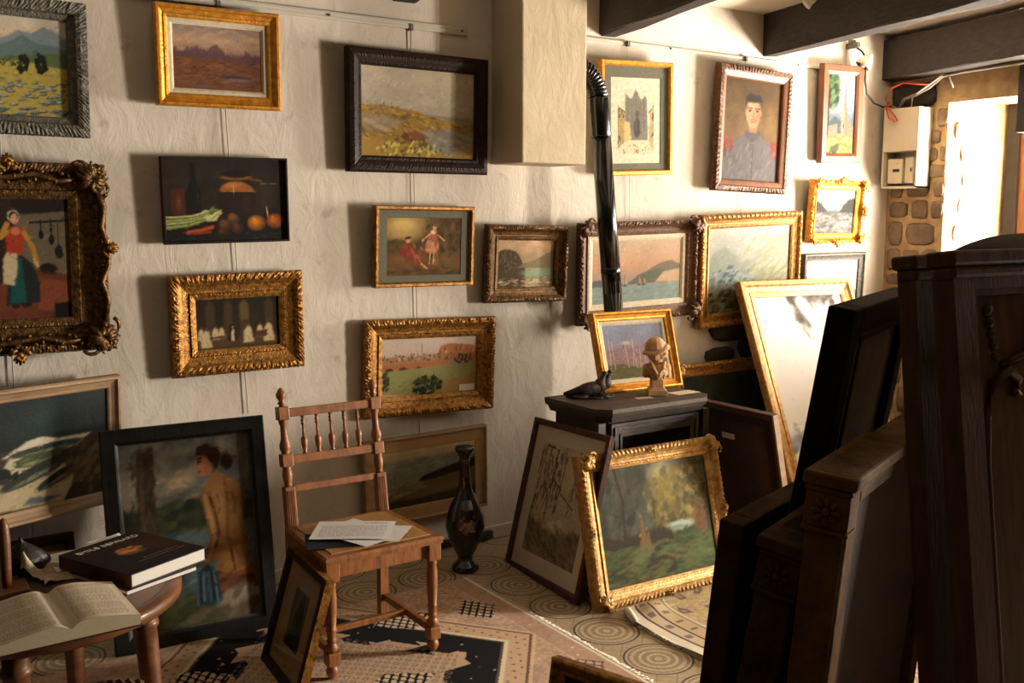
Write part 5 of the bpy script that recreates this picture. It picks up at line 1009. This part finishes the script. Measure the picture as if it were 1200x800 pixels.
for sg in (-1,1): mb.tube([(sg*.034,-.012,.160),(sg*.024,-.040,.135),(sg*.006,-.046,.105),(sg*.002,-.040,.085)],[.009,.011,.009,.006],8)
for q in (-.03,-.015,.018,.034): mb.tube([(q*1.2,-.030,.135),(q,-.044+abs(q)*.4,.105),(q*.8,-.036,.08)],[.004,.006,.004],6)
fuse(mb,'figure','terra',bu,.0024,4)
bd = thing('bird_sculpture','dark bronze sculpture of two partridges on the left of the stove top','sculpture',(.085,-.56,.80),-.5)
mb = MB()
for ox, oy, s, ml in ((-.01,.0,1.,0),(.03,.045,.92,.02)):
    mb.ell((ox,oy,.045),(.066*s,.034*s,.033*s),14,10,0,None,(0,-.22,0)); mb.ell((ox+.045*s,oy,.062),(.030*s,.027*s,.034*s)); mb.tube([(ox+.05*s,oy,.07),(ox+.058*s,oy,.098),(ox+.064*s,oy,.112)],[.022*s,.014*s,.012*s],10); mb.ell((ox+.066*s,oy,.118),(.014*s,.0125*s,.0125*s)); mb.tube([(ox+.074*s,oy,.119),(ox+.09*s,oy,.113)],[.006,.002],8)
    mb.tube([(ox-.04*s,oy,.038),(ox-.085*s,oy,.028),(ox-.13*s,oy,.022)],[.026*s,.018*s,.007*s],10); mb.ell((ox-.01,oy-.028*s,.048),(.05*s,.010,.022*s),12,8,0,None,(0,-.2,.1)); mb.ell((ox-.01,oy+.028*s,.048),(.05*s,.010,.022*s),12,8,0,None,(0,-.2,-.1))
    for q in (-.012,.014): mb.tube([(ox+.012,oy+q,.03),(ox+.016,oy+q,.004)],[.006,.005],8)
rings = [[((-.005+math.cos(2*PI*i/26)*(.115+.012*math.sin(3*2*PI*i/26)))*k,(.02+math.sin(2*PI*i/26)*(.06+.008*math.cos(5*2*PI*i/26)))*k,z) for i in range(26)] for k, z in ((1,0),(1,.007),(.9,.011))]
mb.loft(rings); mb.ell((.05,-.02,.012),(.03,.02,.014)); mb.ell((-.06,-.02,.010),(.04,.02,.010)); fuse(mb,'figures','bronze',bd,.0028,1)
sheet('card','small white card on the stove top left of the bust','card',.285,-.70,.801,-.25,.085,.045,11,False,'cards on the stove',c=(206,190,166),sag=.0003)
sheet('card','larger cream card on the stove top right of the bust','card',.545,-.70,.801,.0,.15,.085,12,False,'cards on the stove',c=(226,212,186),sag=.0006)

# ------------------------------------------------------------------ rugs
RX0, RX1, RY0, RY1 = -2.75, -.545, -1.95, -.43
def art_rug(P):
    X = RX0+P.u*(RX1-RX0); Y = RY0+P.v*(RY1-RY0)
    P.c[:] = (176,148,126); P.vary(.10,30,20); P.vary(.16,160,110,2)
    D = np.abs(X+1.50)/.70+np.abs(Y+1.116)/.92
    def band(a,b,c,al=1.): P.put(((D>a)&(D<b)).astype(float),c,al)
    band(1.0,1.22,(190,160,130),.9); band(1.02,1.05,(214,194,164)); band(1.0,1.018,(90,72,64)); band(1.19,1.21,(110,84,70)); band(1.22,1.235,(206,182,150),.7)
    s_ = (X*1.3-Y)*np.sign(Y+1.116)
    P.put(((np.mod(X*22+Y*9,1)<.28)&(np.mod(Y*24-X*5,1)<.34)&(D>1.07)&(D<1.17)).astype(float),(120,84,72),.8)
    band(0,1.0,(30,29,32)); st = .80+.06*np.sign(np.sin(Y*26))+.03*np.sign(np.sin(X*41))
    P.put((D<st*.93).astype(float),(182,154,126)); inn = D < .72
    dx, dy = np.mod(X*20+Y*20,1)-.5, np.mod(X*20-Y*20,1)-.5; rr = np.hypot(dx,dy)
    P.put((inn&(np.abs(rr-.27)<.09)).astype(float),(120,104,100),.75)
    for cx, cy, w, h in ((-1.02,-.70,.13,.11),(-.70,-1.47,.13,.13),(-1.30,-1.20,.16,.10),(-1.62,-1.55,.14,.12),(-.70,-.78,.10,.12),(-1.9,-.8,.14,.1)):
        m = (np.abs(X-cx)/w+np.abs(Y-cy)/h < 1); a, b = np.mod((X-cx)*26+(Y-cy)*20,1)-.5, np.mod((X-cx)*26-(Y-cy)*20,1)-.5
        P.put(m.astype(float),(196,176,150)); P.put((m&((np.abs(a)>.34)|(np.abs(b)>.34))).astype(float),(28,26,28))
    e = RX1-X; P.put((e<.012).astype(float),(214,196,170)); P.put(((e>.012)&(e<.10)).astype(float),(160,128,110),.55); P.put(((e>.10)&(e<.107)).astype(float),(196,170,142),.7)
    P.dabs(160,(0,0,1,1),.004,[(226,212,190)],1,0,.8)
rg = thing('rug','large worn pinkish rug with a black diamond medallion under the chair','rug',(0,0,0))
P = Pa(RX1-RX0,RY1-RY0,.0055,70); art_rug(P)
def rugz(X,Y): return .007+.012*np.exp(-((Y+.62)/.05)**2)*np.clip((-1.5-X)/.3,0,1)+.010*np.exp(-((Y+.74-.1*(X+2))/.05)**2)*np.clip((-1.45-X)/.3,0,1)
P.mesh('pile','weave',rg,1.5,shape=lambda u,v,q: np.stack([RX0+u*(RX1-RX0),RY0+v*(RY1-RY0),rugz(RX0+u*(RX1-RX0),RY0+v*(RY1-RY0))],-1))
MB().box((RX0,RY0,.0005),(RX1,RY1,.006)).build('backing','weave_edge' if 'weave_edge' in M else 'mount_beige',rg)
mb = MB(); y = RY0; q = random.Random(5)
while y < RY1: L = q.uniform(.012,.03); o_ = q.uniform(-.008,.008); mb.tube([(RX1-.002,y,.006),(RX1+L*.5,y+o_*.5,.005),(RX1+L,y+o_,.0022)],.0018,4); y += .0055
o = mb.build('fringe','mount_white',rg); o['kind'] = 'stuff'
RA = (-.25,.95,-1.95,-1.135)
def art_rug2(P):
    P.c[:] = (196,172,128); P.vary(.1,30,30); P.vary(.14,120,90,2); X = P.u*1.2; Y = P.v*.815
    P.put((X<.055).astype(float),(226,212,186))
    for a, b, c in ((.055,.062,(84,70,72)),(.062,.12,(206,184,150)),(.12,.128,(96,76,76)),(.128,.20,(198,174,136)),(.20,.208,(84,70,72)),(.208,.225,(214,196,166))): P.put(((X>a)&(X<b)).astype(float),c)
    P.put(((X>.075)&(X<.108)&(np.mod(Y*9,1)<.3)).astype(float),(120,104,116),.8); P.put(((X>.145)&(X<.185)&(np.mod(Y*12,1)<.25)).astype(float),(130,96,84),.8)
    a, b = np.mod(X*9+.3*np.sin(Y*30),1), np.mod(Y*7+.2*np.sin(X*40),1); P.put(((X>.225)&(np.abs(a-.5)+np.abs(b-.5)<.32)).astype(float),(104,92,104),.8); P.put(((X>.225)&(np.abs(a-.5)+np.abs(b-.5)<.14)).astype(float),(190,140,100))
r2 = thing('rug','small cream oriental rug with striped border in front of the woodland picture','rug',(0,0,0))
P = Pa(1.2,.815,.0055,71); art_rug2(P)
def r2s(u,v,q):
    X, Y = RA[0]+u*1.2, RA[2]+v*.815
    return np.stack([X+.06*np.clip((Y+1.3)/.165,0,1)**2, Y, .010+.020*np.exp(-((X+.12)/.06)**2-((Y+1.22)/.07)**2)+.004*np.sin(Y*14)*np.exp(-u*6)+.005*np.clip(1-u*8,0,1)],-1)
P.mesh('pile','weave',r2,1.1,shape=r2s)
mb = MB(); mb.box((RA[0]+.06,RA[2],.0008),(RA[1],RA[3],.006)); mb.build('backing','mount_beige',r2)
mb = MB(); y = RA[2]
while y < RA[3]-.1: L = q.uniform(.008,.018); mb.tube([(RA[0]+.002,y,.013),(RA[0]-L*.6,y+q.uniform(-.004,.004),.007),(RA[0]-L,y,.0025)],.0018,4); y += .006
mb.tube([(-.245,-1.27,.013),(-.235,-1.23,.022),(-.205,-1.17,.02),(-.185,-1.145,.012)],[.012,.018,.016,.010],8)
o = mb.build('fringe','mount_white',r2); o['kind'] = 'stuff'

# ------------------------------------------------------------------ stack of frames and carved panels at the right
M['stack_wood'] = mat('dusty_dark_oak',(70,48,29),.85,0,(48,32,20),10,.3,50,None,0,.04)
M['stack_black'] = mat('black_stained_wood',(36,25,17),.8,0,(24,17,12),12,.2,60,None,0,.05)
M['stack_gold'] = mat('dulled_gilt_wood',(104,74,40),.8,0,(76,54,28),16,.25,60,None,0,.05)
M['carved'] = mat('dark_carved_walnut',(84,54,34),.5,0,(60,38,24),9,.06,30,(5,5,1),0,.18)
def slab(v, name, label, cat, th, m, group=None, mb_=None, rail=.07):
    w, h = v[6], v[7]; r = thing(name,label,cat,X=rectX(v),group=group)
    f = MB(); f.box((-w/2,0,0),(-w/2+rail,th,h),0,None,.006); f.box((w/2-rail,0,0),(w/2,th,h),0,None,.006); f.box((-w/2+rail,0,h-rail),(w/2-rail,th,h),0,None,.006); f.box((-w/2+rail,0,0),(w/2-rail,th,rail),0,None,.006); f.build('frame',m,r)
    MB().box((-w/2+rail-.004,th*.35,rail-.004),(w/2-rail+.004,th*.6,h-rail+.004)).build('backing_board','canvas_back',r); return r
G = 'frames stacked on edge at the right'
r = slab([-.687,-2.354,0,.307,-.103,0,.8,.902],'stacked_frame','lowest worn wooden frame of the right-hand stack, nearest the woodland picture','frame',.066,'stack_wood',G)
r = slab([-.632,-2.394,0,.422,-.152,.001,.75,1.452],'stacked_frame','tall black frame standing up out of the middle of the right-hand stack','frame',.066,'stack_black',G,rail=.085)
mb = MB(); mb.box((-.29,-.006,1.37),(.29,.0,1.385)); mb.box((-.285,-.006,.08),(-.27,0,1.37)); mb.build('moulding','stack_black',r)
def pilaster(r, w, h, th, m, carved):
    x0, x1 = -w/2-.012, -w/2+.035
    mb = MB(); mb.box((x0-.008,-.012,h-.028),(x1+.4,th+.012,h),0,None,.006); mb.box((x0-.003,-.006,h-.040),(x1+.2,th+.006,h-.028),0,None,.003); mb.box((x0,-.003,h-.115),(x1+.01,th+.003,h-.040),0,None,.003); mb.box((x0-.004,-.006,h-.125),(x1+.01,th+.006,h-.115),0,None,.003); mb.build('cap',m,r)
    o = MB(); L = Matrix.Translation((x0,th/2,h-.078)) @ Matrix.Rotation(-PI/2,4,'Y')
    for k in range(8): a = k*PI/4; o.ell((.020*math.cos(a),.020*math.sin(a),.002),(.012,.006,.006),8,6,0,L,(0,0,a))
    o.ell((0,0,.004),(.009,.009,.007),10,6,0,L); o.build('rosette',m,r)
    s_ = MB(); s_.box((x0+.006,.004,0),(x1,th-.004,h-.125),0,None,.003); s_.build('shaft',m,r)
    if carved:
        c = MB()
        for k in range(9):
            z = h-.18-k*.075; c.ell((x0+.006,th/2,z),(.006,.020,.028),10,8); c.ell((x0+.006,th/2-.016,z-.035),(.005,.010,.018),8,6,0,None,(.6,0,0)); c.ell((x0+.006,th/2+.016,z-.035),(.005,.010,.018),8,6,0,None,(-.6,0,0))
        c.build('carved_drop',m,r)
r = slab([-.94,-2.627,0,.349,-.164,0,.7,.981],'stacked_frame','carved dull wooden frame with a capital, second from the left in the right-hand stack','frame',.09,'stack_wood',G); pilaster(r,.7,.981,.09,'stack_wood',True)
r = slab([-.79,-2.737,0,.367,-.083,0,.95,1.141],'stacked_frame','dull gilt frame with a plain shaft and rosette capital, front of the right-hand stack','frame',.085,'stack_gold',G); pilaster(r,.95,1.141,.085,'stack_gold',False)
def panel(v, label, full, group):
    w, h = v[6], v[7]; r = thing('carved_panel',label,'panel',X=rectX(v),group=group); th = .045
    f = MB(); ring_box(f,-w/2,w/2,0,h,.06,0,th); ring_box(f,-w/2+.06,w/2-.06,.06,h-.06,.012,.006,th); f.build('frame','carved',r)
    c = MB(); c.box((-w/2-.012,-.012,h-.016),(w/2+.012,th+.006,h+.012),0,None,.006); c.box((-w/2-.006,-.006,h-.04),(w/2+.006,th,h-.016),0,None,.008); c.build('cornice','carved',r)
    MB().box((-w/2+.07,.018,.07),(w/2-.07,.03,h-.07)).build('field','carved',r)
    o = MB(); k = w/2-.085
    for s in (-1,1):
        o.tube([(s*k,.018,.1),(s*k,.018,h-.38),(s*(k-.005),.016,h-.30),(s*(k-.03),.014,h-.235),(s*(k-.075),.012,h-.215),(s*(k-.105),.012,h-.235),(s*(k-.10),.012,h-.262),(s*(k-.085),.012,h-.255)],.010,8)
        o.tube([(s*(k-.06),.014,h-.205),(s*(k-.13),.012,h-.19),(s*(k-.165),.010,h-.15),(s*(k-.16),.010,h-.11)],[.006,.010,.012,.006],8)
        for q in range(5): o.ell((s*(k-.03-.004*q),.016,h-.10-.022*q),(.016-.002*q,.007,.011),8,6,0,None,(0,s*(.6+.2*q),0))
    o.ell((0,.012,h-.13),(.035,.012,.04)); o.tube([(-.03,.01,h-.16),(-.035,.0,h-.20),(-.015,-.004,h-.235),(.015,-.004,h-.235),(.035,.0,h-.20),(.03,.01,h-.16)],.008,8); o.tube([(-.12,.012,h*.45),(-.05,.008,h*.45+.03),(0,.006,h*.45),(.05,.008,h*.45+.03),(.12,.012,h*.45)],.009,8)
    o.build('relief_carving','carved',r); return r
panel([-.70,-3.23,0,-.10,.123,0,.73,1.575],'dark carved wooden panel half hidden behind the foremost one at the right edge',False,'carved wooden panels at the right')
panel([-.84,-3.40,0,-.06,.129,0,.72,1.593],'foremost dark carved wooden panel with scrolls at the right edge','True','carved wooden panels at the right')
wd = thing('arched_light_blocker','dark arched crown behind the carved panels, on an added body that blocks light','arched_light_blocker',(.37,-2.73,0))  # body under the crown is added to keep door light off the stacked frames
mb = MB(); mb.box((-.46,-.26,.08),(.46,.26,1.46),0,None,.008); mb.box((-.48,-.28,0),(.48,.28,.08),0,None,.008); mb.build('carcass','stack_black',wd)
mb = MB(); n_ = 24; ol = [(.49*math.cos(PI*i/n_),1.475+.125*math.sin(PI*i/n_)) for i in range(n_+1)]+[(-.49,1.46),(.49,1.46)]; n_ = len(ol)
mb.add([(p[0],-.29,p[1]) for p in ol]+[(p[0],.29,p[1]) for p in ol],[list(range(n_)),list(range(n_,2*n_))[::-1]]+[(i,(i+1)%n_,n_+(i+1)%n_,n_+i) for i in range(n_)]); mb.tube([(p[0],-.285,p[1]) for p in ol[:-2]],.012,8); mb.build('crown','stack_black',wd)
for s_ in (-1,1):
    mb = MB(); ring_box(mb,min(s_*.01,s_*.44),max(s_*.01,s_*.44),.12,1.42,.06,-.275,-.26); mb.box((min(s_*.07,s_*.38),-.268,.18),(max(s_*.07,s_*.38),-.26,1.36)); mb.build('door','stack_black',wd)
picture([-1.228,-2.283,0,-1.256,.2,0,.5,.41],'framed_painting','gold-edged picture at the bottom edge with only its top corner showing','painting',p_cove(.045,.04),('gold_old',),None,paint=art_dark,gain=.9,seed=80)

# ------------------------------------------------------------------ fuse box, meter, cables, lamps
fb = thing('fuse_box','cream electric meter cabinet on the stone wall under the beam','cabinet',(3.05,-.185,1.84))
mb = MB(); mb.box((-.15,-.13,.235),(0,.13,.51),0,None,.004); mb.build('fuse_cover','white_box',fb)
mb = MB(); mb.box((-.15,-.13,0),(0,.0-.118,.235)); mb.box((-.15,.118,0),(0,.13,.235)); mb.box((-.15,-.13,0),(0,.13,.012)); mb.box((-.02,-.13,0),(0,.13,.235)); mb.build('meter_housing','white_box',fb)
mt = MB(); mt.box((-.115,.0,.03),(-.02,.112,.19),0,None,.006); o = mt.build('meter','white_box',fb)
MB().box((-.117,.02,.105),(-.114,.07,.125)).build('display','black',o); mb = MB(); mb.box((-.1165,.03,.155),(-.114,.04,.165)); mb.build('warning_mark','slip_gold',o)
mt = MB(); mt.box((-.1,-.075,.03),(-.02,-.008,.20),0,None,.005); o = mt.build('breaker','white_box',fb); MB().box((-.103,-.06,.105),(-.099,-.05,.13)).build('switch','black',o)
M['cable_red'] = mat('orange_red_cable',(214,84,34),.5); M['cable_grey'] = mat('grey_cable',(120,112,102),.6); M['cable_black'] = mat('black_cable',(22,20,20),.5)
o = MB().tube([(3.0,-.31,2.49),(2.93,-.17,2.51),(2.9,-.10,2.48),(2.89,-.07,2.42),(2.885,-.10,2.35),(2.88,-.15,2.30),(2.88,-.17,2.27),(2.88,-.15,2.265),(2.88,-.11,2.29),(2.89,-.07,2.36),(2.95,-.05,2.40)],.006,8).build('cable','cable_red'); tag(o,'looped orange-red cable hanging over the meter cabinet','cable','cables above the meter cabinet')
o = MB().tube([(2.99,-.10,2.36),(2.96,-.16,2.41),(2.96,-.24,2.43),(2.97,-.33,2.47),(2.97,-.42,2.53),(2.93,-.6,2.535),(2.89,-.95,2.535),(2.6,-2.2,2.535)],.011,8).build('cable','cable_grey'); tag(o,'thick grey cable running from the meter cabinet along the right beam','cable','cables above the meter cabinet')
o = MB().tube([(2.98,-.2,2.355),(2.96,-.22,2.42),(2.95,-.28,2.45),(2.96,-.40,2.52),(2.96,-.45,2.55),(2.955,-.47,2.52),(2.96,-.5,2.45)],.005,8).build('cable','white_metal'); tag(o,'thin white cable arching above the right of the meter cabinet','cable','cables above the meter cabinet')
mb = MB(); rock(mb,(XR,-.18,2.44),(.16,.05,.08),'x',77,0); o = mb.build('trim_9','stone_dark'); struct(o)  # dark rubble lump stands in for the shaded recess under the beam
lm = thing('clip_lamp','small clip-on lamp with a pale glass reflector beside the church picture','lamp',(2.60,-.09,2.66))
mb = MB(); mb.box((-.045,.0,.05),(-.015,.09,.085),0,None,.004); mb.box((-.06,.03,.08),(-.02,.06,.10)); mb.build('clip','grey',lm)
mb = MB(); mb.tube([(-.03,.03,.06),(.0,.0,.03),(.02,-.01,.0)],.006,8); mb.build('neck','cable_black',lm)
LX = Matrix.Translation((.03,-.02,-.02)) @ Euler((.35,.5,0)).to_matrix().to_4x4()
mb = MB(); mb.lathe([(.012,.04),(.02,.03),(.045,-.02),(.052,-.05),(.048,-.052),(.015,.0)],(0,0,0),22,0,LX); mb.build('reflector','white_metal',lm)
mb = MB(); mb.ell((0,0,-.03),(.022,.022,.028),14,10,0,LX); mb.build('bulb','white_box',lm)
o = MB().tube([(2.645,-.09,2.60),(2.67,-.07,2.52),(2.72,-.05,2.44),(2.80,-.05,2.385),(2.88,-.06,2.365),(2.94,-.08,2.37)],.006,8).build('cable','cable_black'); tag(o,'black lamp cable drooping from the clip-on lamp to the meter cabinet','cable','cables above the meter cabinet')
sl = thing('spotlight','small silver ceiling spotlight between the two dark beams','lamp',(1.54,-.56,ZC))
mb = MB(); mb.lathe([(.028,0),(.028,-.012),(.006,-.014),(.006,-.03)][::-1],(0,0,0),18); mb.build('mount','white_metal',sl)
LX = Matrix.Translation((0,0,-.045)) @ Euler((.5,.7,0)).to_matrix().to_4x4()
mb = MB(); mb.lathe([(.012,.05),(.02,.045),(.022,-.01),(.030,-.035),(.024,-.035)],(0,0,0),20,0,LX); mb.build('spot_head','white_metal',sl)

# ------------------------------------------------------------------ daylight, camera
def area(name, loc, aim, sx, sy, power, col):
    L = bpy.data.lights.new(name,'AREA'); L.shape = 'RECTANGLE'; L.size = sx; L.size_y = sy; L.energy = power; L.color = col
    o = bpy.data.objects.new(name,L); C.objects.link(o); o.location = loc
    o.rotation_euler = (Vector(aim)-Vector(loc)).to_track_quat('-Z','Y').to_euler(); return o
area('window_daylight',(3.70,-1.2,1.68),(2.3,-.1,2.75),1.0,1.2,290,(1.0,.90,.78)).data.spread = math.radians(115)
area('door_daylight',(3.72,-3.25,1.15),(-1.2,-.8,1.0),.75,1.0,730,(1.0,.895,.775))
w = bpy.data.worlds.new('World'); bpy.context.scene.world = w; w.use_nodes = True
w.node_tree.nodes['Background'].inputs[0].default_value = (1.0,.85,.7,1); w.node_tree.nodes['Background'].inputs[1].default_value = .01

f_, pt, th = 1170., math.radians(7.07), math.radians(56)
Fw = Vector((math.cos(th)*math.cos(pt), math.sin(th)*math.cos(pt), -math.sin(pt))); Rt = Vector((math.sin(th),-math.cos(th),0)); Up = Rt.cross(Fw)
cam = bpy.data.cameras.new('Camera'); cam.sensor_width = 36; cam.lens = f_/1200*36; cam.clip_start = .05
co = bpy.data.objects.new('Camera',cam); C.objects.link(co)
co.matrix_world = Matrix(((Rt.x,Up.x,-Fw.x,-2.845),(Rt.y,Up.y,-Fw.y,-4.22),(Rt.z,Up.z,-Fw.z,1.65),(0,0,0,1)))
S = bpy.context.scene; S.camera = co
S.view_settings.view_transform = 'Standard'; S.view_settings.look = 'None'; S.view_settings.exposure = 0.0; S.view_settings.gamma = 1; S.view_settings.use_curve_mapping = False
S.cycles.max_bounces = 8; S.cycles.diffuse_bounces = 2; S.cycles.caustics_reflective = False; S.cycles.caustics_refractive = False
